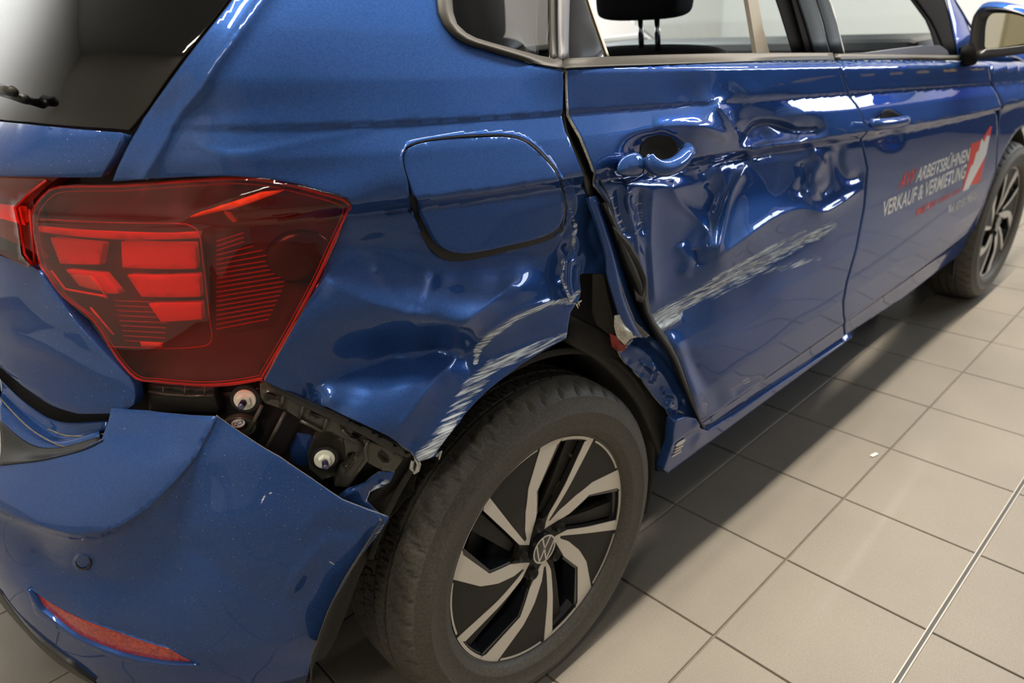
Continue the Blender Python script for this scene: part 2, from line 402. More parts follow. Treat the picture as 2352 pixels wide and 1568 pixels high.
    if dirt:
        dn=N.new('ShaderNodeTexNoise'); dn.inputs['Scale'].default_value=420; dn.inputs['Detail'].default_value=2; L.new(tc.outputs['Object'],dn.inputs['Vector'])
        dr=N.new('ShaderNodeMapRange'); dr.inputs['From Min'].default_value=.70; dr.inputs['From Max'].default_value=.78; L.new(dn.outputs['Fac'],dr.inputs['Value'])
        dd=N.new('ShaderNodeMath'); dd.operation='MULTIPLY'; dd.inputs[1].default_value=dirt; L.new(dr.outputs['Result'],dd.inputs[0])
        f2=N.new('ShaderNodeMix'); f2.data_type='RGBA'; f2.inputs['B'].default_value=(.5,.48,.42,1); L.new(dd.outputs['Value'],f2.inputs['Factor']); L.new(fc.outputs['Result'],f2.inputs['A']); L.new(f2.outputs['Result'],p.inputs['Base Color'])
    return m
PAINT=paint_mat('blue_metallic_paint'); PAINTD=paint_mat('blue_metallic_paint_dusty',.8)
BARE=simple('torn_metal_and_filler',(.55,.54,.50),.45,.3,bump=.5,bscale=300,var=.35)
UNDER=simple('inner_primer_blue',(.012,.03,.09),.35,.3,.6)
BLACKP=simple('black_plastic',(.013,.013,.012),.42,bump=.15,bscale=400)
BLACKG=simple('black_gloss_plastic',(.012,.012,.013),.16,0,.4)
BRACK=simple('bracket_plastic',(.06,.056,.044),.26,0,.4,bump=.1,bscale=200)
RUBBER=simple('rubber_seal',(.014,.014,.013),.5)
SEALG=simple('window_trim_grey',(.036,.033,.028),.45,0,0,spec=.25)
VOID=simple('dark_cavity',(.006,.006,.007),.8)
FELT=simple('wheel_liner_felt',(.030,.027,.021),.9,bump=.6,bscale=500,var=.3)
TYRE=simple('tyre_rubber',(.062,.057,.047),.55,bump=.35,bscale=260,var=.35)
ALU=simple('machined_aluminium',(.74,.69,.61),.38,.3)
WBLK=simple('wheel_black',(.018,.016,.0135),.5,0,0,spec=.3,bump=.06,bscale=500)
WGLS=simple('wheel_gloss_black',(.012,.014,.018),.15,0,.5)
STEEL=simple('brake_steel',(.12,.11,.10),.45,.7)
WHITEP=simple('nut_plastic_white',(.85,.85,.74),.45)
STUD=simple('zinc_stud',(.16,.16,.28),.3,.9)
MATTE=simple('matte_black_trim',(.010,.010,.011),.9,spec=.04)
CHROME=simple('chrome',(.7,.7,.7),.12,1)
SEAT=simple('seat_fabric_black',(.006,.007,.009),.85,bump=.3,bscale=600)
PRINTW=simple('print_white',(.80,.80,.78),.4); PRINTR=simple('print_red',(.75,.035,.02),.4)
RUST=simple('red_sealant',(.25,.02,.015),.6,bump=.5,bscale=200)
PAPER=simple('paper_white',(.75,.72,.66),.7)
CREAM=simple('seat_belt_pillar_cream',(.85,.76,.62),.6)
def glass_mat(name,tint,refl=1.0,rough=.0,dark=None):
    m=bpy.data.materials.new(name); m.use_nodes=True; nt=m.node_tree; N=nt.nodes; N.clear(); L=nt.links
    out=N.new('ShaderNodeOutputMaterial'); mx=N.new('ShaderNodeMixShader'); tr=N.new('ShaderNodeBsdfTransparent'); gl=N.new('ShaderNodeBsdfGlossy'); lw=N.new('ShaderNodeLayerWeight'); lw.inputs['Blend'].default_value=.5; pw=N.new('ShaderNodeMath'); pw.operation='POWER'; pw.inputs[1].default_value=4.5; fr=N.new('ShaderNodeMapRange'); fr.inputs['To Min'].default_value=.045; fr.inputs['To Max'].default_value=1.; L.new(lw.outputs['Facing'],pw.inputs[0]); L.new(pw.outputs['Value'],fr.inputs['Value'])
    tr.inputs['Color'].default_value=(*tint,1); gl.inputs['Roughness'].default_value=rough; gl.inputs['Color'].default_value=(refl,refl,refl,1); pass
    L.new(fr.outputs['Result'],mx.inputs['Fac']); L.new(tr.outputs['BSDF'],mx.inputs[1]); L.new(gl.outputs['BSDF'],mx.inputs[2]); L.new(mx.outputs['Shader'],out.inputs['Surface'])
    return m
GDARK=glass_mat('privacy_glass',(.16,.15,.14)); GCLEAR=glass_mat('window_glass',(.93,.97,.96)); 
LENS=glass_mat('red_lens',(.92,.30,.24))
LRED=simple('lamp_red_block',(1.,.10,.05),.35); LDARK=simple('lamp_housing_dark',(.15,.055,.055),.4); LRIM=simple('lamp_red_rim',(.62,.02,.012),.2,0,.4)
LAMBER=simple('lamp_orange_reflector',(1.,.33,.06),.3); LCLEAR=simple('lamp_clear_reflector',(.75,.62,.55),.25,.3)
def floor_mat():
    m,nt,p=newmat('floor_tile'); N=nt.nodes; L=nt.links
    tc=N.new('ShaderNodeTexCoord'); oi=N.new('ShaderNodeObjectInfo'); g=N.new('ShaderNodeNewGeometry')
    nz=N.new('ShaderNodeTexNoise'); nz.inputs['Scale'].default_value=350; nz.inputs['Detail'].default_value=2; L.new(g.outputs['Position'],nz.inputs['Vector'])
    n2=N.new('ShaderNodeTexNoise'); n2.inputs['Scale'].default_value=2.3; n2.inputs['Detail'].default_value=4; L.new(g.outputs['Position'],n2.inputs['Vector'])
    cr=N.new('ShaderNodeValToRGB'); e=cr.color_ramp.elements; e[0].position=.3; e[0].color=(.165,.146,.119,1); e[1].position=.7; e[1].color=(.212,.190,.157,1); L.new(nz.outputs['Fac'],cr.inputs['Fac'])
    mr=N.new('ShaderNodeMapRange'); mr.inputs['From Min'].default_value=.35; mr.inputs['From Max'].default_value=.65; mr.inputs['To Min'].default_value=.9; mr.inputs['To Max'].default_value=1.06; L.new(n2.outputs['Fac'],mr.inputs['Value'])
    mx=N.new('ShaderNodeMix'); mx.data_type='RGBA'; mx.blend_type='MULTIPLY'; mx.inputs['Factor'].default_value=1; L.new(cr.outputs['Color'],mx.inputs['A']); L.new(mr.outputs['Result'],mx.inputs['B'])
    rnd=N.new('ShaderNodeMapRange'); rnd.inputs['To Min'].default_value=.95; rnd.inputs['To Max'].default_value=1.04; L.new(oi.outputs['Random'],rnd.inputs['Value'])
    m3=N.new('ShaderNodeMix'); m3.data_type='RGBA'; m3.blend_type='MULTIPLY'; m3.inputs['Factor'].default_value=1; L.new(mx.outputs['Result'],m3.inputs['A']); L.new(rnd.outputs['Result'],m3.inputs['B'])
    L.new(m3.outputs['Result'],p.inputs['Base Color']); p.inputs['Roughness'].default_value=.48; p.inputs['Specular IOR Level'].default_value=.4
    b=N.new('ShaderNodeBump'); b.inputs['Strength'].default_value=.25; b.inputs['Distance'].default_value=.0008; L.new(nz.outputs['Fac'],b.inputs['Height']); L.new(b.outputs['Normal'],p.inputs['Normal'])
    return m
TILE=floor_mat(); GROUT=simple('grout',(.150,.130,.100),.85,bump=.3,bscale=300,var=.15)
WALLM=simple('white_wall_plaster',(.80,.79,.77),.8,bump=.1,bscale=40); CEILM=simple('ceiling_grey',(.62,.62,.62),.85); DWALL=simple('wall_dark_blue_grey',(.22,.23,.25),.8)
def emis(name,col,s):
    m=bpy.data.materials.new(name); m.use_nodes=True; nt=m.node_tree; nt.nodes.clear(); o=nt.nodes.new('ShaderNodeOutputMaterial'); e=nt.nodes.new('ShaderNodeEmission'); e.inputs[0].default_value=(*col,1); e.inputs[1].default_value=s; nt.links.new(e.outputs[0],o.inputs[0]); return m
TUBE=emis('fluorescent_tube',(1,.95,.86),16.)
DAYM=emis('daylight_pane',(.85,.93,1.),3.2)
# ------------------------------------------------------------------ the room
def structure(o): o['kind']='structure'; return o
X0,X1,Y0,Y1=-3.6,7.0,-5.0,3.2
fl=structure(box('floor',((X0+X1)/2,(Y0+Y1)/2,-.06),(X1-X0,Y1-Y0,.112),GROUT))
A=.30185; ang=.00852439; ox,oy=.29252046,-.72281953; ca,sa=math.cos(ang),math.sin(ang)
g=.0023
def tile_mesh():
    bm=bmesh.new(); bmesh.ops.create_cube(bm,size=1); bmesh.ops.scale(bm,vec=(A-2*g,.3007-2*g,.010),verts=bm.verts)
    bmesh.ops.bevel(bm,geom=[e for e in bm.edges if all(v.co.z>0 for v in e.verts)],offset=.0012,segments=1,affect='EDGES')
    bmesh.ops.translate(bm,vec=(0,0,-.005),verts=bm.verts); me=bpy.data.meshes.new('tile'); bm.to_mesh(me); bm.free(); me.materials.append(TILE); return me
tm=tile_mesh(); near=[]; far=[]
for i in range(-14,24):
    for j in range(-14,15):
        lx=(i+.5)*A; ly=-(j+.5)*.3007
        if j>=2: ly-=.006
        x=ox+ca*lx-sa*ly; y=oy+sa*lx+ca*ly
        if not(X0+.2<x<X1-.2 and Y0+.2<y<Y1-.2): continue
        pp=proj(np.array([x,y,0.])); vis=((np.array([x,y,0])-CAMP)@CF>.2) and -150<pp[0]<W+150 and -100<pp[1]<H+200
        (near if vis else far).append((math.hypot(x-CAMP[0],y-CAMP[1]),x,y))
near.sort(); far+=near[280:]; near=near[:280]
for k,(d,x,y) in enumerate(near):
    o=bpy.data.objects.new('tile',tm); COL.objects.link(o); o.location=(x,y,0.0005*random.random()); o.rotation_euler=(0.0006*random.uniform(-1,1),0.0006*random.uniform(-1,1),ang); o.parent=fl
V=[];F=[]; base=np.array([v.co[:] for v in tm.vertices]); polys=[tuple(p.vertices) for p in tm.polygons]
for (d,x,y) in far:
    k=len(V); R=np.array([[ca,-sa,0],[sa,ca,0],[0,0,1]]); V+=list(base@R.T+[x,y,0]); F+=[tuple(i+k for i in p) for p in polys]
ft=mk('tile_field',V,F,TILE,fl,False); ft['kind']='stuff'
# expansion joint strip between two tile rows
def loc2w(lx,ly,z): return (ox+ca*lx-sa*ly,oy+sa*lx+ca*ly,z)
jr=structure(empty('trim_1'))
jy=-.6014-.003; xm=1.6; ROTZ=Matrix.Rotation(ang,4,'Z')
RAILM=simple('joint_rail_metal',(.34,.32,.29),.5,.4)
for dy,w_,mt,zz,nm in ((.0046,.0024,RAILM,.0025,'metal_rail'),(-.0046,.0024,RAILM,.0025,'metal_rail'),(0,.0062,RUBBER,.0008,'rubber_joint')):
    c=loc2w(xm,jy+dy,0); box(nm,(c[0],c[1],-.004+zz/2),(8.2,w_,.008+zz),mt,jr,0,ROTZ)
chip=box('paint_chip',tuple(on_z([(2008,1044)],.003)[0]),(.024,.009,.002),PAPER,None,.0006,Matrix.Rotation(-.25,4,'Z')); tag(chip,'small white paint chip lying alone on the beige floor tiles','paint chip')
T=.12
structure(box('wall_left',((X0+X1)/2,Y1+T/2,CEIL/2),(X1-X0,T,CEIL),WALLM))
structure(box('wall_right',((X0+X1)/2,Y0-T/2,CEIL/2),(X1-X0,T,CEIL),DWALL))
CREAMW=simple('wall_cream',(.50,.46,.38),.8)
structure(box('wall_back',(X0-T/2,(Y0+Y1)/2,CEIL/2),(T,Y1-Y0+2*T,CEIL),CREAMW))
structure(box('trim_2',(X0+.06,-2.75,CEIL/2),(.12,.30,CEIL),simple('column_olive',(.28,.24,.14),.8)))
structure(box('wall_front',(X1+T/2,(Y0+Y1)/2,CEIL/2),(T,Y1-Y0+2*T,CEIL),WALLM))
structure(box('ceiling',((X0+X1)/2,(Y0+Y1)/2,CEIL+T/2),(X1-X0+2*T,Y1-Y0+2*T,T),CEILM))
# ceiling lamps
for k,(lx,ly) in enumerate(STRIPS):
    r=empty('ceiling_lamp',(lx,ly,CEIL)); tag(r,'white ceiling strip lamp '+['above the rear wheel','above the gap between the doors','above the front wheel','nearest the dark gate','above the far side of the tailgate','above the far side of the bonnet','behind the rear bumper'][k],'lamp','strip lamps under the ceiling')
    box('lamp_body',(0,0,-.03),(1.56,.14,.05),WALLM,r,.005)
    box('diffuser',(0,0,-.062),(1.5,.11,.012),TUBE,r,.003)
# big window on the right-hand wall front part and in the front wall
def window(name,c,w,h,axis,mat,nx=4,nz=2):
    r=structure(empty(name,c)); t=.05
    def bx(nm,a,z,sa_,sz_,mt,dep=.06):
        if axis=='x': return box(nm,(0,a,z),(dep,sa_,sz_),mt,r,.004)
        return box(nm,(a,0,z),(sa_,dep,sz_),mt,r,.004)
    for i in range(nx+1): bx('window_frame',-w/2+i*w/nx,0,t,h,WALLM,.08)
    for j in range(nz+1): bx('window_frame',0,-h/2+j*h/nz,w,t,WALLM,.08)
    for i in range(nx):
        for j in range(nz): bx('pane',-w/2+(i+.5)*w/nx,-h/2+(j+.5)*h/nz,w/nx-t,h/nz-t,mat,.01)
    return r
window('window_1',(X1-.05,-3.2,2.35),2.6,.9,'x',DAYM,3,1)
gate=structure(empty('door_1',(X1-.03,-2.9,0)))
GATEM=simple('dark_blue_gate',(.018,.024,.045),.5)
for k in range(6): box('door_panel',(0,0,.13+k*.25),(.05,3.9,.24),GATEM,gate,.006)
YEL=simple('hazard_yellow',(.55,.38,.02),.5)
for k in range(13): box('hazard_block',(-.04,-1.7+k*.28,.62),(.02,.13,.05),YEL,gate,.003)
# ------------------------------------------------------------------ the car
car=empty('car',(1.2,0,0)); tag(car,'blue metallic hatchback with crushed rear quarter and dented rear door on the tiled floor','car')
def ctr(o):   # parts are modelled in world space
    return o
car.location=(0,0,0)
def part(name): return empty(name,(0,0,0),car)
# ---- damage of the rear quarter panel
Zq=[(1000,100,0),(800,60,0),(600,150,0),(430,250,0),(300,390,0),(1290,200,0),(1150,150,0),(1000,262,0),(700,275,0),(500,330,0),(640,345,0),(760,400,0),(940,430,0),(1100,425,0),(1220,400,0),(1290,390,0),(850,450,0),(600,418,0),(1200,300,0),(950,300,0)]
quarter_D=field(Zq+[(815,470,-1),(800,520,-6),(780,560,-9),(735,650,-3),(690,740,1),(650,830,0),(612,875,0),
 (860,545,-17),(930,560,-17),(1000,585,-18),(1090,605,-16),(1200,580,-17),(1290,560,-16),(1330,500,-14),(1310,440,-5),
 (870,610,-12),(950,640,-9),(1050,650,-10),(1150,640,-11),(1240,610,-16),
 (760,658,0),(850,692,3),(950,722,8),(1060,746,11),(1130,700,3),(1190,660,-4),(1290,640,-16),(1330,600,-20),
 (720,745,0),(850,760,-5),(950,772,-8),(1040,785,-9),
 (690,850,-6),(800,828,-20),(900,808,-26),(1000,800,-24),(1070,806,-18),
 (760,905,-6),(850,905,2),(950,885,4),(1030,850,-8),(724,930,-10),(800,965,6),(900,1003,12),(955,1035,8),
 (1000,960,2),(1060,900,-5),(1095,850,-10),(1150,845,-6),(1250,790,-6),(1300,770,-6),(1130,770,-4),(1200,745,-6),(1300,710,-8),(1040,980,4),(1100,915,0)],
 [crease([(330,412),(368,340),(398,280),(417,255),(461,203),(494,148),(546,80),(604,0),(690,-130)],7,13,ends=0),crease([(425,322),(535,356),(700,325),(870,290)],1.6,6),crease([(740,635),(850,692),(950,722),(1060,746),(1090,775)],4,20),crease([(1060,746),(1120,700),(1185,642)],4,13),
  crease([(640,800),(700,885),(750,872),(830,842),(920,815),(1010,803),(1066,808)],-6,18),crease([(1066,808),(1010,858),(960,925),(905,1000)],5,14),
  crease([(1066,808),(1080,850),(1076,880)],-4,10),
  blob((712,908),(16,20),-7),blob((756,918),(26,22),6,-30),blob((724,930),(9,9),-8),
  blob((870,575),(60,26),-6,20),crease([(800,560),(850,535),(900,530),(960,545),(1000,570)],3,9),
  crease([(860,600),(900,660),(950,715)],-3.5,16,True),crease([(1000,610),(985,680),(960,720)],-3,14,True),
  blob((945,1015),(14,20),-4,20),crease([(1085,790),(1130,755),(1200,712),(1290,690)],6,9),crease([(1110,830),(1200,790),(1290,765)],-3,9),
  crease([(1310,420),(1325,470),(1310,520),(1330,560),(1300,620)],9,10),crease([(1290,560),(1320,600),(1300,660)],-9,9),
  crease([(1340,560),(1345,600),(1330,640)],5,8),crease([(1300,470),(1318,500),(1290,545)],-6,8),
  crease([(1310,640),(1290,665),(1310,690)],9,7),crease([(1370,470),(1350,540),(1385,600)],-10,18)],1.5)
def scrf(lines):
    def f(uv):
        o=np.zeros(len(uv))
        for poly,w,a in lines:
            poly=np.array(poly,float); w=np.broadcast_to(w,(len(poly),)); d,sg,t=pdist(uv,poly)
            L=np.concatenate([[0],np.cumsum(np.linalg.norm(np.diff(poly,axis=0),axis=1))]); L/=L[-1]
            ww=np.interp(t,L,w); o=np.maximum(o,a*np.exp(-(d/ww)**4))
        return o
    return f
quarter_S=scrf([([(1092,830),(1098,800),(1130,768),(1190,728),(1260,698),(1320,688)],[10,14,11,9,8,12],.66),
 ([(965,1050),(1020,985),(1060,925),(1090,880),(1130,842),(1200,812),(1300,770)],[22,22,28,30,26,18,14],.58),
 ([(1100,880),(1160,820),(1230,795)],[18,18,8],.54),([(1295,600),(1310,640),(1318,690)],[12,14,12],.62),([(1310,480),(1322,520),(1316,570)],[6,8,8],.55),
 ([(975,1052),(1010,1010),(1040,972)],[16,18,12],.75)])
Q_OUT=[(260,415),(330,410),(440,404),(520,402),(600,407),(690,422),(770,447),(803,458),(810,478),(775,556),(739,634),(697,715),(658,786),(609,875),
 (706,918),(724,929),(751,934),(837,974),(894,1001),(948,1038),(962,1060),(1001,1047),(1006,1032),(1030,1000),(1054,971),(1066,952),(1092,923),(1117,898),(1149,872),(1200,834),(1250,803),(1301,776),
 (1306,741),(1310,718),(1324,694),(1318,680),(1330,665),(1322,650),(1328,640),(1332,628),(1353,626),(1388,629),(1392,622),(1388,566),(1367,495),(1343,432),(1339,401),(1325,366),(1298,303),(1292,252),(1294,190),(1291,161),
 (1253,153),(1179,134),(1119,115),(1068,100),(1036,80),(1016,55),(1005,28),(1003,0),(1008,-80),(1022,-335),(790,-345),(700,-235),(628,-130),(562,-38),(533,3),(494,52),(439,123),(385,197),(330,274),(290,345)]
FL_IN=catmull([(929,369),(936,345),(964,331),(1031,320),(1101,316),(1164,316),(1201,325),(1233,348),(1266,383),(1281,408),(1291,446),(1294,489),(1288,513),(1270,532),(1234,547),(1171,562),(1101,577),(1055,580),(1024,570),(1003,549),(981,506),(960,460),(946,425)],3,True)
FL_OUT=catmull([(924,369),(932,338),(962,323),(1031,312),(1101,307),(1164,307),(1206,317),(1239,341),(1273,379),(1287,404),(1297,446),(1300,489),(1294,518),(1274,539),(1234,555),(1171,571),(1101,588),(1050,594),(1015,586),(988,560),(962,518),(944,470),(936,420)],3,True)
quarter=panel('quarter_panel',BODY,Q_OUT,[FL_OUT],.0042,quarter_D,0,PAINT,car,None,.006,quarter_S,mat_edge=BARE)
flap_T=field([(1100,330,0),(940,360,0),(1000,340,0),(1230,370,0),(940,430,0),(1100,425,0),(1220,400,0),(1285,395,0),(1000,560,3),(1055,578,5),(1150,560,3),(1240,545,0),(1290,500,-2),(1000,480,1),(1150,480,1)],[])
flap=panel('fuel_flap',BODY,FL_IN,[],.0045,lambda uv:flap_T(uv),0,PAINT,car,None,.012)
# pocket behind the flap
panel('fuel_flap_pocket',BODY,FL_OUT+(FL_OUT-FL_OUT.mean(0))*.03,[],.02,None,-.022,RUBBER,car,None,.002)
# ---- rear door
RD_OUT=[(1303,158),(1400,151),(1500,147),(1650,142),(1780,138),(1916,137),(1926,156),(1944,209),(1963,239),(1985,285),(1987,299),(1990,386),(1982,475),(1965,565),(1942,648),(1934,690),(1935,722),(1938,772),
 (1870,818),(1800,862),(1732,905),(1680,940),(1640,968),(1620,977),(1611,970),(1602,944),(1583,887),(1562,826),(1545,795),(1528,770),(1506,752),(1493,742),(1486,719),(1478,695),(1483,677),(1483,638),(1469,603),(1448,568),(1413,526),(1399,466),(1368,396),(1357,365),(1308,253),(1305,200)]
RD_PTS=[(1700,160,0),(1800,155,0),(1660,222,0),(1720,226,0),(1780,222,0),(1850,218,0),(1740,190,0),(1660,190,0),(1850,185,0),(1500,200,0),(1320,170,0),(1600,165,0),(1900,150,0),(1310,240,0),(1600,238,0),(1900,212,0),(1340,290,0),(1450,285,0),(1560,268,2),(1640,245,5),(1360,340,0),(1400,345,0),(1450,310,0),
 (1700,330,-36),(1750,306,-36),(1800,300,-24),(1680,268,-10),(1740,248,-6),(1760,268,-14),(1850,258,-2),(1950,275,0),(1640,300,-2),(1600,300,4),(1600,345,-14),(1580,290,3),
 (1700,362,-36),(1750,350,-34),(1795,345,-28),(1850,338,-18),(1700,430,-28),(1680,500,-18),(1648,590,-4),(1760,440,-22),(1720,548,-4),(1790,485,-10),(1850,400,-16),
 (1560,420,-22),(1600,430,-34),(1640,440,-38),(1630,500,-36),(1612,545,-28),(1640,595,-8),(1560,520,-30),(1510,560,-24),(1460,490,-20),(1420,430,-12),(1560,620,-26),(1450,640,-14),(1500,700,-22),(1600,640,-20),
 (1880,380,-14),(1900,450,-12),(1950,400,-9),(1984,330,-1),(1985,430,-3),(1985,560,0),(1940,700,0),(1880,505,-8),(1700,610,-14),(1800,560,-12),(1900,530,-6),
 (1500,742,-24),(1600,700,-22),(1700,650,-16),(1560,775,-14),(1650,760,-7),(1800,690,-4),(1700,850,0),(1850,790,0),(1620,950,0),(1600,850,-5),(1560,800,-9),(1900,730,0),(1400,380,-4),(1430,410,-10)]
rdoor_D=field(RD_PTS,[
 crease([(1648,588),(1662,520),(1682,440),(1716,380)],13,9),crease([(1640,600),(1700,556),(1780,500),(1840,480),(1900,486),(1985,432)],7,12),
 crease([(1716,378),(1740,345),(1770,334),(1810,330),(1855,326)],7,8),crease([(1540,412),(1560,460),(1600,500),(1628,540),(1636,590)],7,12),
 crease([(1700,334),(1726,296),(1765,284),(1830,300),(1900,296)],-16,11),crease([(1640,232),(1666,262),(1684,296),(1704,328)],9,11),crease([(1704,322),(1718,288),(1740,272),(1800,276),(1840,296)],7,8),
 crease([(1500,290),(1560,286),(1620,292),(1680,318)],6,14,True),
 crease([(1600,400),(1640,380),(1680,360),(1720,350)],-10,10),crease([(1650,380),(1665,420),(1650,460),(1640,500)],6,7),crease([(1620,420),(1640,450),(1625,490)],-6,8),
 crease([(1860,335),(1885,370),(1870,410),(1880,460)],7,12,True),crease([(1930,330),(1925,375),(1945,410),(1985,400)],-7,11,True),crease([(1840,420),(1870,470),(1900,485),(1985,430)],6,11),
 crease([(1840,370),(1850,410),(1830,450)],-6,12,True),crease([(1900,350),(1905,420),(1880,450)],-5,9,True),
 crease([(1440,415),(1445,480),(1462,545),(1470,600)],9,7),crease([(1415,430),(1425,490),(1445,545)],-8,7),crease([(1470,430),(1465,480),(1480,540)],-8,6),crease([(1455,440),(1440,460),(1462,500)],6,5),
 crease([(1500,430),(1495,540),(1500,640),(1505,700)],6,9),crease([(1480,560),(1488,640),(1490,700)],-6,6),crease([(1430,540),(1450,560),(1440,600)],6,5),
 crease([(1560,560),(1580,600),(1570,640)],4,14,True),crease([(1600,570),(1610,610)],-5,10,True),
 crease([(1488,745),(1540,735),(1600,690),(1700,636),(1800,580),(1910,515)],-7,16),crease([(1495,760),(1530,748),(1565,722)],9,8),
 crease([(1530,760),(1560,800),(1590,880),(1615,960)],6,14,True),crease([(1560,800),(1600,850),(1640,900),(1650,950)],-4,20,True),crease([(1680,905),(1720,880),(1760,870)],-3,10,True),
 blob((1508,352),(66,40),-30,0,4),blob((1430,395),(40,20),-8,0,4),blob((1520,400),(90,22),-12,0,3)])
rdoor_S=scrf([([(1490,738),(1540,712),(1620,670),(1720,620),(1820,568),(1915,518)],[16,20,24,24,20,14],.60),([(1500,742),(1530,726),(1560,712)],[26,22,14],.78),
 ([(1560,712),(1640,680),(1760,622),(1880,590)],[9,10,14,14],.52),([(1640,640),(1760,575),(1850,530)],[7,6,5],.66),
 ([(1400,440),(1420,500),(1440,560)],[10,14,10],.50),([(1440,430),(1470,480),(1465,540)],[10,16,12],.46),([(1500,745),(1520,755),(1560,728)],[8,8,8],.8)])
rdoor=panel('rear_door',BODY,RD_OUT,[],.0040,rdoor_D,0,PAINT,car,'blue rear door skin crushed around the handle and scraped below',.006,rdoor_S,mat_edge=BARE)
sheet_shade=[(1470,352),(1473,332),(1488,317),(1515,311),(1540,315),(1553,330),(1557,346),(1532,372),(1500,376),(1484,364)]
panel('handle_shade_patch',BODY,sheet_shade,[],.005,lambda uv: rdoor_D(uv)+.0012,0,VOID,rdoor,None,.001)  # near-black patch lying on the dented bowl, painted as its deep shade
# ---- front door, wing, sill
FD_OUT=[(1921,137),(2060,137),(2180,139),(2252,141),(2270,154),(2283,206),(2291,254),(2291,300),(2286,390),(2262,455),(2240,510),(2224,556),(2217,582),(2205,598),(2150,634),(2064,690),(1990,738),(1943,768),(1940,722),(1939,690),(1947,648),(1970,565),(1987,475),(1995,386),(1992,299),(1990,285),(1968,239),(1949,209),(1930,156)]
fdoor_D=field([(1921,137,0),(2252,141,0),(2291,300,0),(2217,582,0),(1943,768,0),(1995,386,0),(2100,500,0),(2060,200,0)],[blob((2040,285),(34,22),-16,0,4),blob((2045,318),(28,22),-9,0,4)])
fdoor=panel('front_door',BODY,FD_OUT,[],.007,fdoor_D,0,PAINT,car,None,.006)
ARCH_F=[(2224,575),(2232,548),(2254,488),(2283,412),(2319,339),(2356,283),(2400,235)]
FW_OUT=[(2256,141),(2300,140),(2400,150),(2520,175),(2560,230),(2440,215),(2400,235),(2356,283),(2319,339),(2283,412),(2254,488),(2232,548),(2221,580),(2229,556),(2245,510),(2267,455),(2290,390),(2296,300),(2296,254),(2288,206),(2274,154)]
def far_wing():
    # front wing in plain x/z coordinates with the round arch cut out (centre 2.548, .31)
    wx=2.548; out=[]
    s0,z0=BODY.sz([(2274,154),(2296,254),(2294,300),(2288,392),(2264,457),(2243,512),(2229,552)])
    out+=list(zip(s0,z0))
    for a in np.linspace(-84,92,26):
        a=math.radians(a); out.append((wx-XC+.365*math.sin(a),.31+.365*math.cos(a)))
    out+=[(3.02-XC,.30),(3.10-XC,.55),(3.05-XC,.74),(2.8-XC,.86),(2.5-XC,.905)]
    s1,z1=BODY.sz([(2300,142),(2256,141)]); out+=list(zip(s1,z1)); return np.array(out)
panel('handle_shade_patch',BODY,[(2021,280),(2024,262),(2034,252),(2048,252),(2064,264),(2072,274),(2050,277)],[],.006,lambda uv: fdoor_D(uv)+.0012,0,VOID,fdoor,None,.001)  # same here: shade behind the front handle painted as a dark patch
fw=panel('front_wing',BODY,far_wing(),[],.016,None,0,PAINT,car,None,.01,hpix=False)
lip=[(x,y,z) for a in np.linspace(-86,92,40) for x,y,z in [(2.548+.368*math.sin(math.radians(a)),float(-_yt(slant(2.6,.31+.368*math.cos(math.radians(a)))))+.030,.31+.368*math.cos(math.radians(a)))]]
tube('wing_arch_lip',lip,.007,PAINT,car,8)
SILL=[(1552,966),(1575,958),(1598,962),(1610,985),(1626,990),(1680,958),(1732,923),(1800,878),(1870,831),(1953,777),(2064,705),(2150,648),(2207,608),(2212,600),(2212,618),(2180,636),(2120,678),(2009,766),(1843,884),(1677,998),(1516,1104),(1525,1078),(1541,1032),(1548,990)]
sill=panel('sill',BODY,SILL,[],.008,field([(1560,1000,0),(1700,960,0),(2000,760,0),(1520,1090,0)],[crease([(1600,960),(1610,1000),(1590,1030)],5,12,True)]),.004,PAINT,car,None,.02)
panel('sill_step',BODY,[(1606,975),(1640,962),(1732,908),(1870,820),(1945,770),(2064,694),(2150,636),(2213,592),(2216,612),(2150,658),(2064,715),(1953,786),(1870,842),(1732,934),(1640,990),(1612,992)],[],.01,None,-.012,PAINT,car,None,.004)
# crushed rear end of the sill and the torn pieces around it
crump=field([(1430,815,-16),(1500,800,-14),(1560,900,-12),(1590,960,-4),(1500,900,-20),(1552,965,-2),(1470,770,-22)],
 [crease([(1440,790),(1480,810),(1520,860),(1560,930)],12,9),crease([(1470,830),(1500,850),(1490,880)],10,8),crease([(1480,780),(1530,830),(1570,900)],-9,8),crease([(1520,900),(1560,915),(1548,950)],10,7),crease([(1450,820),(1440,840),(1480,860)],-7,7),blob((1500,845),12,8),blob((1540,930),10,9),blob((1565,920),10,-8),crease([(1500,800),(1545,860),(1580,940)],7,6)])
panel('crushed_sill_end',BODY,[(1421,803),(1440,790),(1452,776),(1478,767),(1506,782),(1536,812),(1560,850),(1580,905),(1594,950),(1602,966),(1575,962),(1556,968),(1540,955),(1500,905),(1468,862),(1440,836),(1428,820)],[],.0035,crump,-.012,PAINT,car,'crumpled rear end of the sill',.004,scrf([([(1424,806),(1450,782)],[7,6],.8),([(1540,930),(1560,950)],[8,8],.5)]),mat_edge=BARE)
def sheet(name,poly,off,mat,h=.006,D=None,thick=.002,label=None,scr=None,base=None,edge=None,parent=None):
    return panel(name,base or BODY,poly,[],h,D,off,mat,parent or car,label,thick,scr,mat_edge=edge)
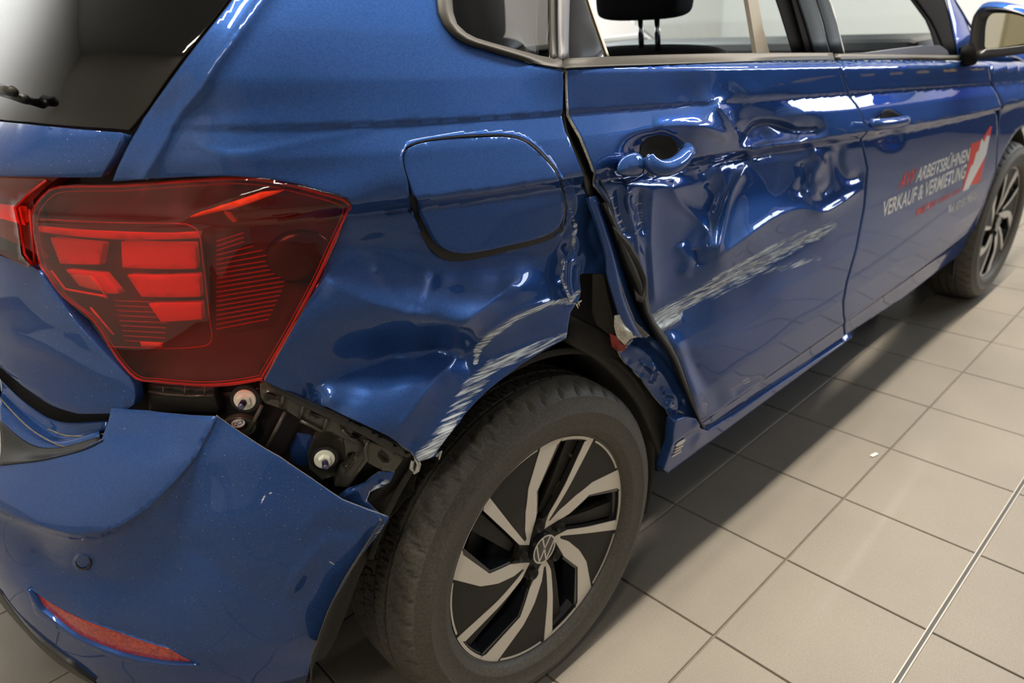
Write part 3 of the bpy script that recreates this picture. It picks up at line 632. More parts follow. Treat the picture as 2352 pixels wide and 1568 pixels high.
# door jamb: seals and folded inner panels between quarter and door
def rows(*r): return [BODY.hit(np.array(p,float),o) for p,o in r]
loft('door_seal',None,None,RUBBER,car,4,rows=rows(([(1290,163),(1294,250),(1300,303),(1326,366),(1340,401),(1345,440),(1368,500),(1392,580),(1410,640)],-.010),([(1298,163),(1302,250),(1318,303),(1346,366),(1364,401),(1380,450),(1402,520),(1425,600),(1450,680)],-.040),([(1306,163),(1310,250),(1330,303),(1360,366),(1372,401),(1404,466),(1418,526),(1450,568),(1470,640)],-.014)),thick=.002)
loft('folded_jamb',None,None,PAINT,car,4,rows=rows(([(1345,455),(1368,520),(1389,590),(1392,630),(1412,700),(1430,760)],-.008),([(1362,450),(1386,520),(1410,600),(1428,680),(1450,740),(1470,775)],.0),([(1374,450),(1404,530),(1430,610),(1452,680),(1478,735),(1502,775)],-.03)),thick=.002,label='folded blue inner panel')
loft('inner_seal_rib',None,None,RUBBER,car,4,rows=rows(([(1376,470),(1404,535),(1430,610),(1455,680),(1480,735),(1506,775),(1535,820),(1560,880),(1590,950),(1608,985)],-.030),([(1388,465),(1415,530),(1442,600),(1470,660),(1486,720),(1512,765),(1545,815),(1570,875),(1598,945),(1616,985)],.002),([(1400,466),(1420,526),(1455,568),(1482,640),(1493,719),(1520,760),(1552,805),(1575,860),(1602,930),(1622,984)],-.016)),thick=.003)
sheet('torn_door_flange',[(1408,522),(1446,566),(1468,603),(1483,640),(1483,678),(1474,694),(1462,690),(1452,640),(1430,590)],.004,RUBBER,.006,field([(1408,522,0),(1483,640,0),(1474,694,0),(1440,600,-14),(1462,660,-14)],[]),.003,'curled black door edge')
sheet('inner_panel_rib',[(1396,560),(1412,600),(1436,680),(1460,740),(1492,770),(1484,776),(1450,752),(1426,700),(1404,630)],-.002,BLACKG,.006,None,.004)
sheet('torn_metal',[(1414,726),(1432,722),(1448,748),(1476,752),(1470,772),(1448,778),(1436,792),(1418,776),(1412,750)],-.004,BARE,.004,field([(1414,726,0),(1470,770,0),(1440,760,6),(1425,770,-6),(1450,750,-4)],[crease([(1420,735),(1440,760),(1470,765)],4,5)]),.002)
sheet('red_sealer_patch',[(1402,768),(1414,774),(1430,792),(1440,790),(1434,806),(1418,806),(1406,796)],-.012,RUST,.004,field([(1402,768,0),(1440,790,0),(1418,790,-6)],[blob((1420,795),8,5)]),.002,'torn rust-red sealer patch')
sheet('torn_liner_flap',[(1363,632),(1386,632),(1398,690),(1410,735),(1412,765),(1400,768),(1372,745),(1362,715),(1362,680)],-.030,FELT,.006,field([(1363,640,0),(1400,765,0),(1380,700,-10),(1410,735,2)],[]),.003)
sheet('torn_quarter_edge',[(1318,570),(1332,600),(1330,640),(1334,668),(1326,694),(1308,694),(1300,670),(1288,640),(1296,600)],.002,PAINT,.0035,field([(1318,570,-12),(1326,690,0),(1300,640,-10)],[crease([(1312,590),(1308,640),(1316,690)],10,6),crease([(1325,600),(1320,650),(1326,690)],-8,5)]),.002,'crumpled torn edge of the quarter panel',scrf([([(1296,600),(1290,640),(1310,690),(1330,670)],[6,6,8,8],.62)]),edge=BARE)
# ---- inner structure: dark sheets well behind the skin
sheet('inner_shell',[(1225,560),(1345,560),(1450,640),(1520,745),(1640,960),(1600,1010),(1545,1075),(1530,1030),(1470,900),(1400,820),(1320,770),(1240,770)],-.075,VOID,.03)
# ---- tailgate, glass
tb=BODY.sz([(240,405),(291,306)])
def szcat(px,extra): 
    s,z=BODY.sz(px); return list(zip(s,z))+list(extra)
SL=-1.335
def mir(s): return 2*SL-s
gl_r=szcat([(0,277),(60,282),(150,291),(240,297),(288,301),(296,292),(330,250),(374,186),(428,115),(483,47),(519,0),(660,-200)],[])
gtop=gl_r[-1]; gbot=gl_r[0]
GL=gl_r+[(mir(gl_r[-1][0]),gl_r[-1][1])]+[(mir(s),z) for s,z in gl_r[4:9][::-1]][::-1][::-1]
GL=gl_r+[(mir(s),z) for s,z in [gl_r[9],gl_r[8],gl_r[7],gl_r[6],gl_r[5],gl_r[4],gl_r[2]]]
tail=part('tailgate')
glassp=panel('rear_window',BODY,GL,[],.03,None,-.010,GDARK,tail,'dark privacy glass of the tailgate',.004,hpix=False)
st_r=szcat([(0,402),(100,404),(233,405),(262,355),(284,306)],[]); st_t=szcat([(284,306),(240,302),(150,294),(60,285),(0,279)],[])
TG=st_r[:]+st_t[1:]
TG=TG+[(mir(s),z) for s,z in [st_t[1],st_t[0],st_r[2],st_r[1]]]
panel('upper_tailgate_panel',BODY,TG,[],.012,field([(0,279,0),(233,406,0),(140,350,2),(0,402,0)],[]),.002,PAINTD,tail,None,.012,hpix=False)
lo=szcat([(0,592),(71,616),(85,627),(130,690),(176,751),(240,820),(293,870),(303,888),(306,915),(302,932),(275,951),(220,953),(174,953),(119,937),(60,900),(0,850)],[])
LT=lo+[(mir(s),z) for s,z in lo[1:15][::-1][::2]]
panel('lower_tailgate_panel',BODY,LT,[],.012,field([(0,592,0),(85,627,0),(293,870,0),(305,915,0),(174,953,-6),(60,900,-10),(150,800,0),(100,750,0)],[crease([(0,780),(100,800),(200,850),(300,885)],3,22,True)]),-.004,PAINTD,tail,None,.014,hpix=False)
# dark body opening behind the tailgate joint and lamps
def szrect(s0,s1,z0,z1): return [(s0,z0),(s1,z0),(s1,z1),(s0,z1)]
panel('body_opening',BODY,szrect(mir(-.28),-.28,.60,1.36),[],.05,None,-.055,VOID,car,None,.002,hpix=False,flange=False)
# wiper
wp=lambda u,v,o=.012: tuple(BODY.hit([(u,v)],o)[0])
tube('wiper_arm',[wp(2,204,.022),wp(24,208,.022),wp(34,212,.02)],[.007,.0065,.005],SEALG,tail,8)
tube('wiper_blade',[wp(2,214,.004),wp(30,220,.004),wp(58,228,.003)],[.004,.005,.006],BLACKP,tail,8)
# ---- tail lamps
lamp=part('tail_light')
LENS_O=[(122,428),(180,424),(260,424),(311,421),(424,413),(529,406),(618,411),(706,431),(776,450),(800,461),(804,478),(769,556),(734,634),(692,715),(653,786),(606,866),(600,873),(529,885),(470,888),(424,886),(360,880),(311,872),(265,821),(212,736),(141,680),(102,627),(88,606),(76,540),(71,486),(92,450)]
lens_D=field([(122,428,-6),(311,421,-8),(529,406,-6),(776,450,-1),(90,500,0),(250,506,1),(400,512,2),(440,490,2),(540,452,2),(640,431,1),(700,437,0),(740,560,0),(600,872,0),(424,886,0),(265,821,0),(102,627,-2),(300,700,3),(450,650,4),(600,600,3),(350,820,2)],
 [crease([(80,498),(250,508),(395,512),(440,494),(540,452),(640,431),(740,444),(800,458)],5,6,ends=0),crease([(459,520),(475,620),(487,770)],2,9)])
panel('lens',BODY,LENS_O,[],.005,lens_D,.002,LENS,lamp,'dark red transparent lens',.012)
HO=[((x-430)*.985+430,(y-650)*.98+650) for x,y in LENS_O]
panel('housing',BODY,HO,[],.012,None,-.046,LDARK,lamp,'dark wine-red lamp housing',.03)
# bright rim running round inside the lens
rim3=BODY.hit(np.array([((x-430)*.987+430,(y-650)*.982+650) for x,y in LENS_O]),-.008)
tube('lens_rim',catmull(rim3,3,True),.0015,LRIM,lamp,6,True,'bright red edge of the lens')
rim4=BODY.hit(np.array([((x-430)*.955+430,(y-650)*.945+652) for x,y in LENS_O]),-.014)
tube('lens_rim',catmull(rim4,3,True),.0006,LRIM,lamp,6,True)
def blk(name,poly,off,mat,thick=.010,label=None): return panel(name,BODY,poly,[],.008,None,off,mat,lamp,label,thick)
blk('red_segment',[(116,547),(235,559),(226,606),(138,604)],-.022,LRED)
blk('red_segment',[(279,556),(445,560),(450,606),(448,616),(282,613)],-.016,LRED)
blk('red_segment',[(293,632),(455,631),(459,680),(325,680)],-.016,LRED)
blk('red_segment',[(342,698),(460,696),(462,732),(370,738)],-.016,LRED)
blk('chevron_segment',[(152,620),(235,629),(272,673),(245,673),(212,634),(158,627)],-.020,LRED)
blk('clear_segment',[(162,631),(207,635),(233,668),(182,656)],-.018,LCLEAR,.006,'pale clear reversing lamp segment')
tube('segment_frame',BODY.hit(np.array([(118,622),(150,664),(240,680),(247,684),(213,634)],float),-.016),.0015,LRED,lamp,6)
blk('red_bar',[(88,521),(250,533),(400,537),(459,533),(456,545),(300,549),(90,531)],-.012,LRED,.005)
# inner module, a rounded box of tinted plastic
MOD=[(92,503),(250,511),(406,513),(440,520),(458,538),(466,600),(482,735),(487,770),(480,790),(450,796),(380,800),(248,795),(205,735),(140,676),(100,625),(92,560)]
panel('inner_module',BODY,MOD,[],.010,field([(92,503,0),(460,540,0),(487,770,0),(248,795,0),(250,650,3),(380,650,5)],[crease([(270,520),(285,640),(330,790)],3,28,True)]),-.006,glass_mat('module_tint',(.95,.72,.70),.9,.10),lamp,None,.004)
tube('module_edge',BODY.hit(catmull([(92,503),(250,511),(406,513),(440,520),(458,538),(466,600),(482,735),(487,770),(480,790),(450,797),(380,800),(248,795)],3),-.006),.0006,LRIM,lamp,6)
mb_V=[];mb_F=[]
def rib(a,b,off,r=.0006):
    P=BODY.hit(np.array([a,b],float),off); k=len(mb_V)
    up=np.array([0,0,1.])*r*1.2; 
    for p in P: 
        n=np.array([CAMP-p])[0]; n/=np.linalg.norm(n); mb_V.extend([p+up,p-up,p-up-n*.004,p+up-n*.004])
    mb_F.extend([(k,k+1,k+5,k+4),(k+1,k+2,k+6,k+5),(k+3,k,k+4,k+7)])
for i in range(20):
    y=548+i*10.6; xr=560+ (0 if i<3 else min(95,(i-2)*22)); xr=min(xr,652-max(0,i-12)*5)
    rib((497,y+6),(xr,y-14-(xr-560)*.05),-.030)
for i in range(9):
    y=690+i*11.5; rib((262+i*3,y),(392-i*2,y+5),-.030)
o=mk('lens_rib',mb_V,mb_F,LRIM,lamp,False,'fine red ribs of the reflector'); o['kind']='stuff'
blk('amber_reflector',[(436,500),(520,470),(600,442),(652,437),(610,451),(530,479)],-.006,LAMBER,.004,'bright orange wedge')
blk('amber_reflector',[(515,489),(528,492),(544,508),(536,510),(524,500)],-.02,LAMBER,.003)
blk('amber_reflector',[(322,787),(370,789),(370,796),(325,795)],-.012,LAMBER,.003)
tube('amber_line',BODY.hit(np.array([(208,706),(235,738),(261,768)],float),-.012),.0013,LAMBER,lamp,6)
# bulb dome seen through the outer half
dome=BODY.hit(np.array([(690,590)],float),-.034)[0]
bm=bmesh.new(); bmesh.ops.create_uvsphere(bm,u_segments=32,v_segments=16,radius=.034); bmesh.ops.scale(bm,vec=(1.2,.35,1),verts=bm.verts); me=bpy.data.meshes.new('reflector_bowl'); bm.to_mesh(me); bm.free(); me.polygons.foreach_set('use_smooth',[True]*len(me.polygons)); me.materials.append(simple('lamp_bowl_dark',(.05,.014,.014),.2)); o=bpy.data.objects.new('reflector_bowl',me); COL.objects.link(o); o.location=dome; o.rotation_euler=(0,0,-.5); o.parent=lamp
# lamp half on the tailgate
lamp2=part('tailgate_light'); 
tl=szcat([(0,406),(105,409),(108,414),(70,440),(36,474),(46,520),(54,582),(74,606),(70,612),(0,577)],[])
def mirs(L,idx): return L+[(mir(L[i][0]),L[i][1]) for i in idx]
panel('lens',BODY,mirs(tl,[2,8]),[],.012,field([(0,406,-4),(105,409,-6),(36,474,3),(0,490,2),(54,582,2),(0,577,0)],[crease([(108,412),(36,474),(-30,480)],3,9)]),.004,LENS,lamp2,'dark red lens on the tailgate',.012,hpix=False)
panel('housing',BODY,mirs(tl,[2,8]),[],.02,None,-.03,LDARK,lamp2,None,.03,hpix=False)
panel('red_segment',BODY,mirs(szcat([(0,474),(34,476),(44,512),(50,522),(0,508)],[]),[1,3]),[],.01,None,-.008,LRED,lamp2,None,.008,hpix=False)
tube('lens_rim',BODY.hit(np.array([(107,414),(70,442),(38,476),(48,520),(56,582),(74,608)],float),.001),.0016,LRIM,lamp2,6)
tube('lens_rim',BODY.hit(np.array([(68,480),(74,540),(80,604)],float),-.004),.0016,LRIM,lamp2,6)
# ---- rear bumper
bump=part('rear_bumper')
B_OUT=[(0,1170),(92,1207),(174,1228),(220,1225),(275,1207),(339,1166),(403,1102),(449,1047),(497,958),(568,1006),(641,1051),(714,1100),(788,1150),(893,1189),(886,1205),(872,1222),(860,1244),(847,1253),(815,1294),(796,1331),(768,1378),(751,1409),(728,1468),(714,1514),(711,1568),(705,1640),(560,1700),(420,1680)]
bs=lambda px:BUMP.sz(np.array(px,float))
def bcat(px): s,z=bs(px); return list(zip(s,z))
BM=-1.335
shoulder_line=[(0,1170),(92,1207),(174,1228),(220,1225),(275,1207),(339,1166),(403,1102),(449,1047),(497,957)]
top_line=[(256,938),(330,943),(389,950),(440,955),(497,957)]
inner_line=[(0,1066),(92,1055),(183,1033),(234,1008),(249,969),(256,938)]
bump_D=field([(0,1170,0),(174,1228,0),(339,1166,0),(449,1047,0),(497,957,0),(641,1051,0),(788,1150,0),(893,1189,0),(815,1294,0),(728,1468,0),(711,1568,0),
 (100,1270,-26),(220,1290,-24),(350,1260,-20),(430,1180,-12),(560,1130,-1),(700,1200,0),(520,1300,-4),(600,1400,-2),(400,1450,-2),(200,1420,-6),(60,1360,-8),(0,1290,-14),(600,1550,0),(300,1560,-12),(120,1470,-14),(500,1180,-3)],
 [crease([(497,957),(449,1047),(403,1102),(339,1166),(275,1207),(220,1225),(174,1228),(92,1207),(0,1170)],4,9,wr=10,ends=0),crease([(425,1076),(403,1102),(339,1166),(275,1207),(220,1225),(174,1228),(92,1207),(0,1170),(-160,1120)],9,9,wr=42,ends=.18),
  crease([(420,1240),(500,1300),(600,1370),(690,1360),(740,1290)],-2.5,26,True),crease([(680,1230),(720,1190),(745,1150)],2,14),crease([(640,1400),(700,1300),(760,1230)],2,12,True),
  crease([(715,1240),(740,1270),(780,1310)],-2,5),blob((790,1215),(30,14),-3,20),crease([(860,1170),(850,1220),(830,1270)],-2,9,True)])
low_r=bcat([(893,1189),(872,1222),(847,1253),(815,1294),(796,1331),(768,1378),(751,1409),(728,1468),(714,1514),(711,1568),(706,1610)])
top_r=bcat([(0,1170),(92,1207),(174,1228),(220,1225),(275,1207),(339,1166),(403,1102),(449,1047),(497,957),(568,1006),(641,1051),(714,1100),(788,1150),(893,1189)])
low_l=bcat([(420,1640),(215,1568),(160,1528),(92,1477),(27,1400),(0,1363)])
mb=lambda s:2*BM-s
REFH=[(66,1349),(142,1398),(275,1452),(389,1489),(446,1520),(456,1527),(420,1528),(389,1526),(275,1505),(174,1464),(88,1398)]
MAIN=top_r+low_r[1:]+low_l+[(mb(low_l[-2][0]),low_l[-2][1]),(mb(low_l[1][0]),low_l[1][1]),(mb(low_r[-3][0]),low_r[-3][1]),(mb(top_r[-1][0]),top_r[-1][1]),(mb(top_r[9][0]),top_r[9][1]),(mb(top_r[4][0]),top_r[4][1])]
sens=[(192+17*math.cos(a),1290+17*math.sin(a)) for a in np.linspace(0,2*math.pi,19)[:-1]]
def panel_b(name,L,holes=(),h=.006,D=None,off=0.,mat=None,thick=.006,scr=None,label=None,edge=None,parent=None):
    return panel(name,BUMP,L,[np.array(bcat(q)) for q in holes],h,D,off,mat,parent or bump,label,thick,scr,hpix=False,mat_edge=edge)
bump_S=scrf([([(634,1162),(606,1130+4)],[5,5],0.0),([(862,1180),(880,1200),(860,1235),(846,1260)],[7,10,7,5],.55),([(778,1158),(760,1200),(730,1230)],[3,3,3],.5),([(718,1245),(745,1275),(782,1312)],[2.5,2.5,2.5],.52),([(596,1158),(622,1126)],[5,6],.6),([(760,1165),(700,1240),(640,1320)],[5,5,6],.36)])
EDGEG=simple('raw_bumper_edge',(.22,.21,.19),.5)
panel_b('bumper_skin',MAIN,[sens,REFH],.0058,bump_D,0,PAINTD,.004,bump_S,None,EDGEG)
SH=bcat(top_line)+bcat(shoulder_line[::-1][1:])+bcat(inner_line[:-1])
SHl=SH[:-len(inner_line[:-1])]
SH2=bcat(inner_line)+bcat(top_line[1:])+bcat(shoulder_line[::-1][1:])
SH2=SH2+[(mb(SH2[-3][0]),SH2[-3][1]),(mb(SH2[1][0]),SH2[1][1])]
sh_D=field([(256,938,-2),(497,957,4),(470,1000,5),(449,1047,5),(403,1102,9),(339,1166,12),(220,1225,12),(92,1207,12),(0,1170,12),(0,1070,0),(183,1033,0),(234,1008,0),(250,1080,6),(330,1050,7),(380,980,3),(150,1130,8),(60,1110,5),(200,1190,13),(330,1130,13),(300,970,0),(0,1110,6)],
 [crease([(262,990),(280,1000),(330,985)],-4,9)])
panel_b('bumper_shoulder',SH2,[],.0058,sh_D,0,PAINT,.004,scrf([([(258,975),(300,990)],[6,5],.45)]),'bulging upper shoulder of the bumper',EDGEG)
# parking sensor
sc_=[(192+15*math.cos(a),1290+15*math.sin(a)) for a in np.linspace(0,2*math.pi,19)[:-1]]
D192=float(bump_D(np.array([[192.,1290.]]))[0])
sp=panel('parking_sensor',BUMP,sc_,[],.003,lambda uv:bump_D(uv)+.0003,0,PAINTD,bump,None,.004)
tube('sensor_ring',[tuple(p) for p in BUMP.hit(np.array([(192+16.5*math.cos(a),1290+16.5*math.sin(a)) for a in np.linspace(0,2*math.pi,25)[:-1]]),D192+.0004)],.0017,RUBBER,bump,6,True)
# reflector
rfl=[(72,1353),(142,1401),(275,1455),(389,1491),(441,1519),(389,1520),(275,1499),(174,1458),(92,1394)]
def refmat():
    m,nt,p=newmat('red_prism_reflector'); N=nt.nodes; L=nt.links; tc=N.new('ShaderNodeTexCoord'); v=N.new('ShaderNodeTexVoronoi'); v.inputs['Scale'].default_value=260; L.new(tc.outputs['Object'],v.inputs['Vector'])
    r=N.new('ShaderNodeValToRGB'); r.color_ramp.elements[0].color=(.30,.01,.012,1); r.color_ramp.elements[1].color=(.62,.06,.03,1); sp=N.new('ShaderNodeSeparateColor'); L.new(v.outputs['Color'],sp.inputs['Color']); L.new(sp.outputs['Green'],r.inputs['Fac']); L.new(r.outputs['Color'],p.inputs['Base Color']); p.inputs['Roughness'].default_value=.35; p.inputs['Coat Weight'].default_value=.8; p.inputs['Coat Roughness'].default_value=.05
    return m
panel('reflector',BUMP,rfl,[],.006,bump_D,-.003,refmat(),bump,'red prismatic reflector strip',.006)
tube('reflector_divider',BUMP.hit(np.array([(142,1402),(160,1430),(180,1459)],float),-.014),.0014,LRIM,bump,6)
panel('reflector_recess',BUMP,[(x,y) for x,y in [(60,1345),(142,1392),(275,1446),(389,1482),(470,1526),(389,1536),(275,1515),(174,1474),(80,1404)]],[],.012,bump_D,-.014,VOID,bump,None,.002)
panel('reflector_lip',BUMP,[(62,1352),(92,1400),(174,1463),(275,1505),(389,1526),(456,1528),(389,1536),(275,1516),(174,1474),(80,1408)],[],.006,bump_D,.003,PAINT,bump,None,.010)
# black lower valance
va=bcat([(0,1360),(27,1398),(92,1474),(160,1525),(215,1566),(420,1640),(705,1612)]); 
s0=va[0][0]
VL=va+[(va[-1][0],.22),(va[3][0],.225)]
vlow=[( s,z-.060) for s,z in va[::-1]]
VL=va+vlow+[(mb(vlow[-3][0]),vlow[-3][1]),(mb(va[2][0]),va[2][1])]
panel_b('lower_valance',VL,[],.012,None,.000,BLACKP,.03,None,'black plastic lower edge of the bumper')
# bumper top shelf between the shoulder and the tailgate
def mixrow(px,base,off): return base.hit(np.array(px,float),off)
r0=mixrow([(0,1068),(92,1056),(183,1034),(236,1010)],BUMP,.002)
r1=mixrow([(0,965),(69,1020),(137,1028),(229,1003)],BUMP,-.03)
r2=mixrow([(0,914),(69,975),(137,1014),(232,990)],BUMP,-.045)
r3=mixrow([(0,868),(60,925),(137,968),(250,965)],BUMP,-.06)
loft('bumper_step',None,None,BLACKP,bump,4,rows=[r0,(r0+r1)/2-np.array([0,0,.006]),r1],thick=.002,label='dusty black step of the bumper')
DUST=simple('dusty_blue_paint',(.035,.055,.13),.28,.3,.6,var=.4,bscale=25)
loft('bumper_inner_step',None,None,PAINTD,bump,4,rows=[r1,(r1+r2)/2+np.array([0,0,.004]),r2,(r2+r3)/2+np.array([0,0,-.006]),r3],thick=.002)
dst=simple('dust_film',(.16,.14,.11),.9,var=.4,bscale=90)
tube('dust_line',mixrow(catmull([(0,914),(35,952),(69,984),(110,1010),(150,1026),(205,1027)],3),BUMP,-.030),.0010,dst,bump,6,False,'line of dried dust')
tube('dust_line',mixrow(catmull([(110,985),(150,1000),(200,1001),(240,996)],3),BUMP,-.040),.0011,dst,bump,6)
# far part of the shelf, across the car
FS=BUMP; 
th=[mb(-.95),-1.335,-1.1,-.95]
rowA=np.array([BUMP.P(np.array([s]),np.array([.70]))[0] for s in np.linspace(mb(-.5),-1.0,30)]); rowB=np.array([BODY.P(np.array([s]),np.array([.72]),-.03)[0] for s in np.linspace(mb(-.5),-1.0,30)])
loft('bumper_cover_top',rowA,rowB,BLACKP,bump,4,thick=.003)
# ---- bracket and nuts in the open gap above the bumper
br=part('bumper_bracket')
GAP=[(300,870),(430,880),(609,868),(706,910),(837,966),(948,1030),(965,1062),(940,1110),(880,1180),(800,1150),(640,1055),(497,965),(330,950)]
panel('dark_backing',BODY,GAP,[],.02,None,-.085,VOID,br,None,.002)
def bk(name,poly,off,mat=BRACK,thick=.012,holes=(),label=None,h=.006,D=None,parent=None,rnd=.0012): return panel(name,BODY,poly,holes,h,D,off,mat,parent or br,label,thick,rnd=rnd)
bk('lamp_socket_cover',[(341,884),(400,889),(490,893),(491,909),(498,945),(420,943),(343,943)],-.030,BLACKP,.03)
tube('socket_rib',BODY.hit(np.array([(343,899),(380,905),(440,909),(491,908)],float),-.022),.0018,BRACK,br,6)
for u in (375,425,470): tube('socket_rib',BODY.hit(np.array([(u,886),(u+1,908)],float),-.022),.0014,BRACK,br,6)
slot=lambda cx,cy,l,w,a:[(cx+(l/2*math.cos(t)*(1) )*math.cos(a)-w/2*math.sin(t)*math.sin(a)*1,cy+l/2*math.cos(t)*math.sin(a)+w/2*math.sin(t)*math.cos(a)) for t in np.linspace(0,2*math.pi,15)[:-1]]
R1=[(598,882),(612,880),(650,897),(706,919),(726,932),(752,950),(790,968),(850,999),(895,1022),(925,1050),(905,1068),(880,1050),(840,1030),(800,1012),(762,990),(742,988),(690,962),(655,940),(610,925),(600,912)]
bk('rail',R1,-.022,BRACK,.010,[slot(626,907,30,9,.42),slot(726,950,30,9,.42),slot(820,1003,30,12,.62)])
for (a,b) in (((654,900),(645,935)),((700,925),(688,960)),((754,955),(742,990)),((640,893),(700,918)),((602,930),(572,990)),((655,945),(612,1030)),((690,965),(740,990))): tube('rail_rib',BODY.hit(np.array([a,b],float),-.018),.0028,BRACK,br,6)
bk('upper_flange',[(612,878),(724,930),(765,945),(837,980),(948,1044),(940,1052),(880,1024),(830,996),(760,962),(720,944),(640,902)],-.008,BLACKG,.004)
bk('mount_plate',[(499,905),(598,890),(600,925),(588,965),(575,1000),(560,985),(520,975),(500,950)],-.050,BLACKP,.02)
bk('mount_ring',[(546+40*math.cos(t),982+22*math.sin(t)) for t in np.linspace(0,6.283,19)[:-1]],-.038,BRACK,.02)
bk('lower_plate',[(742,990),(764,985),(790,1010),(800,1030),(792,1060),(775,1090),(740,1100),(712,1075),(708,1040),(725,1005)],-.040,BRACK,.02,[],None,.005,field([(742,990,0),(740,1100,0),(792,1060,0),(745,1050,-8)],[]))
bk('arm',[(792,1012),(838,1018),(846,1050),(822,1088),(800,1118),(770,1116),(778,1085),(796,1050)],-.026,BRACK,.015,[[(799,1040),(812,1036),(812,1050),(797,1072),(785,1072)]])
bk('end_plate',[(838,1012),(860,1020),(895,1032),(925,1055),(905,1082),(880,1080),(846,1062),(836,1040)],-.014,BRACK,.012,[slot(882,1049,36,13,.72)])
tube('arm_rib',BODY.hit(np.array([(846,1010),(838,1034),(842,1054),(800,1110)],float),-.012),.003,BRACK,br,6)
tube('arm_rib',BODY.hit(np.array([(786,985),(800,1004),(838,1022)],float),-.016),.003,BRACK,br,6)
panel('inner_wing',BODY,[(655,968),(735,985),(715,1040),(715,1075),(740,1105),(700,1095),(640,1050),(640,990)],[],.008,field([(655,968,-10),(735,985,-10),(700,1040,8),(715,1075,-4),(650,1040,-6)],[crease([(665,985),(700,1000),(735,1000)],4,5)]),-.055,PAINT,br,None,.002)
panel('bent_stay',BODY,[(775,1140),(800,1120),(835,1110),(870,1085),(905,1085),(895,1108),(868,1120),(850,1130),(842,1150),(860,1170),(880,1187),(840,1172),(800,1156)],[],.005,field([(775,1140,-10),(905,1085,0),(880,1187,6),(820,1130,4),(850,1110,-8)],[crease([(790,1140),(820,1120),(860,1105)],8,8),crease([(842,1150),(850,1130),(880,1105)],-6,6)]),-.016,PAINT,br,'bent blue stay with torn edge',.002,scrf([([(845,1150),(852,1125),(890,1104)],[6,6,6],.75)]),mat_edge=BARE)
def nut(px,off):
    c=Vector(BODY.hit(np.array([px],float),off)[0]); s,z=BODY.sz([px]); n=Vector(BODY.nrm(s,z)[0]); q=n.to_track_quat('Z','Y')
    r=empty('nut',c,car); r.rotation_mode='QUATERNION'; r.rotation_quaternion=q
    def cyl(name,rad,dep,z0,mat,seg=24,notch=0):
        bm=bmesh.new(); bmesh.ops.create_cone(bm,cap_ends=True,segments=seg,radius1=rad,radius2=rad,depth=dep); bmesh.ops.translate(bm,vec=(0,0,z0+dep/2),verts=bm.verts); bmesh.ops.bevel(bm,geom=[e for e in bm.edges if all(v.co.z>z0+dep*.9 for v in e.verts)],offset=min(.0008,rad*.15),segments=2,affect='EDGES')
        me=bpy.data.meshes.new(name); bm.to_mesh(me); bm.free(); me.materials.append(mat); o=bpy.data.objects.new(name,me); COL.objects.link(o); o.parent=r; return o
    cyl('collar',.0185,.004,-.004,BLACKP,32); cyl('washer',.0135,.003,0,WHITEP,32); cyl('hexagon',.0085,.006,.003,WHITEP,6)
    pts=[];rad=[]
    for k in range(15): pts.append((0,0,.008+k*.0011)); rad.append(.0042 if k%2 else .0034)
    tube('stud',pts,rad,STUD,r,12)
    return r
nut((563,917),-.026); nut((745,1053),-.024)
stc=BODY.hit(np.array([(547,972)],float),-.030)[0]; s_,z_=BODY.sz([(547,972)]); nn=Vector(BODY.nrm(s_,z_)[0])
def frame_at(p,n,up=(0,0,1)):
    n=Vector(n).normalized(); x=Vector(up).cross(n).normalized(); y=n.cross(x); return Matrix(((x.x,y.x,n.x,p[0]),(x.y,y.y,n.y,p[1]),(x.z,y.z,n.z,p[2]),(0,0,0,1)))
def text(name,body,M,size,mat,parent,sx=1.,shear=0.,align='LEFT',ext=.0002,bold=0.):
    cu=bpy.data.curves.new(name,'FONT'); cu.body=body; cu.size=size; cu.extrude=ext; cu.shear=shear; cu.align_x=align; cu.align_y='CENTER'; cu.offset=bold
    cu.resolution_u=4; t=bpy.data.objects.new(name,cu); COL.objects.link(t); dg=bpy.context.evaluated_depsgraph_get(); me=bpy.data.meshes.new_from_object(t.evaluated_get(dg)); bpy.data.objects.remove(t)
    me.transform(Matrix.Diagonal((sx,1,1,1))); me.transform(M); me.materials.clear(); me.materials.append(mat); o=bpy.data.objects.new(name,me); COL.objects.link(o); o.parent=parent; return o
vd=(Vector(CAMP)-Vector(stc)).normalized(); fn_=(nn*.6+vd*.4).normalized()
Ms=frame_at(stc,fn_); 
stk=mk('sticker',[tuple(Ms@Vector((.0085*math.cos(t),.0056*math.sin(t),0))) for t in np.linspace(0,6.283,25)[:-1]],[tuple(range(24))],PRINTW,br,False,'oval white sticker reading QC7')
text('sticker_print','QC7',Ms@Matrix.Translation((0,0,.0003))@Matrix.Rotation(.12,4,'Z'),.0065,BLACKP,br,align='CENTER')
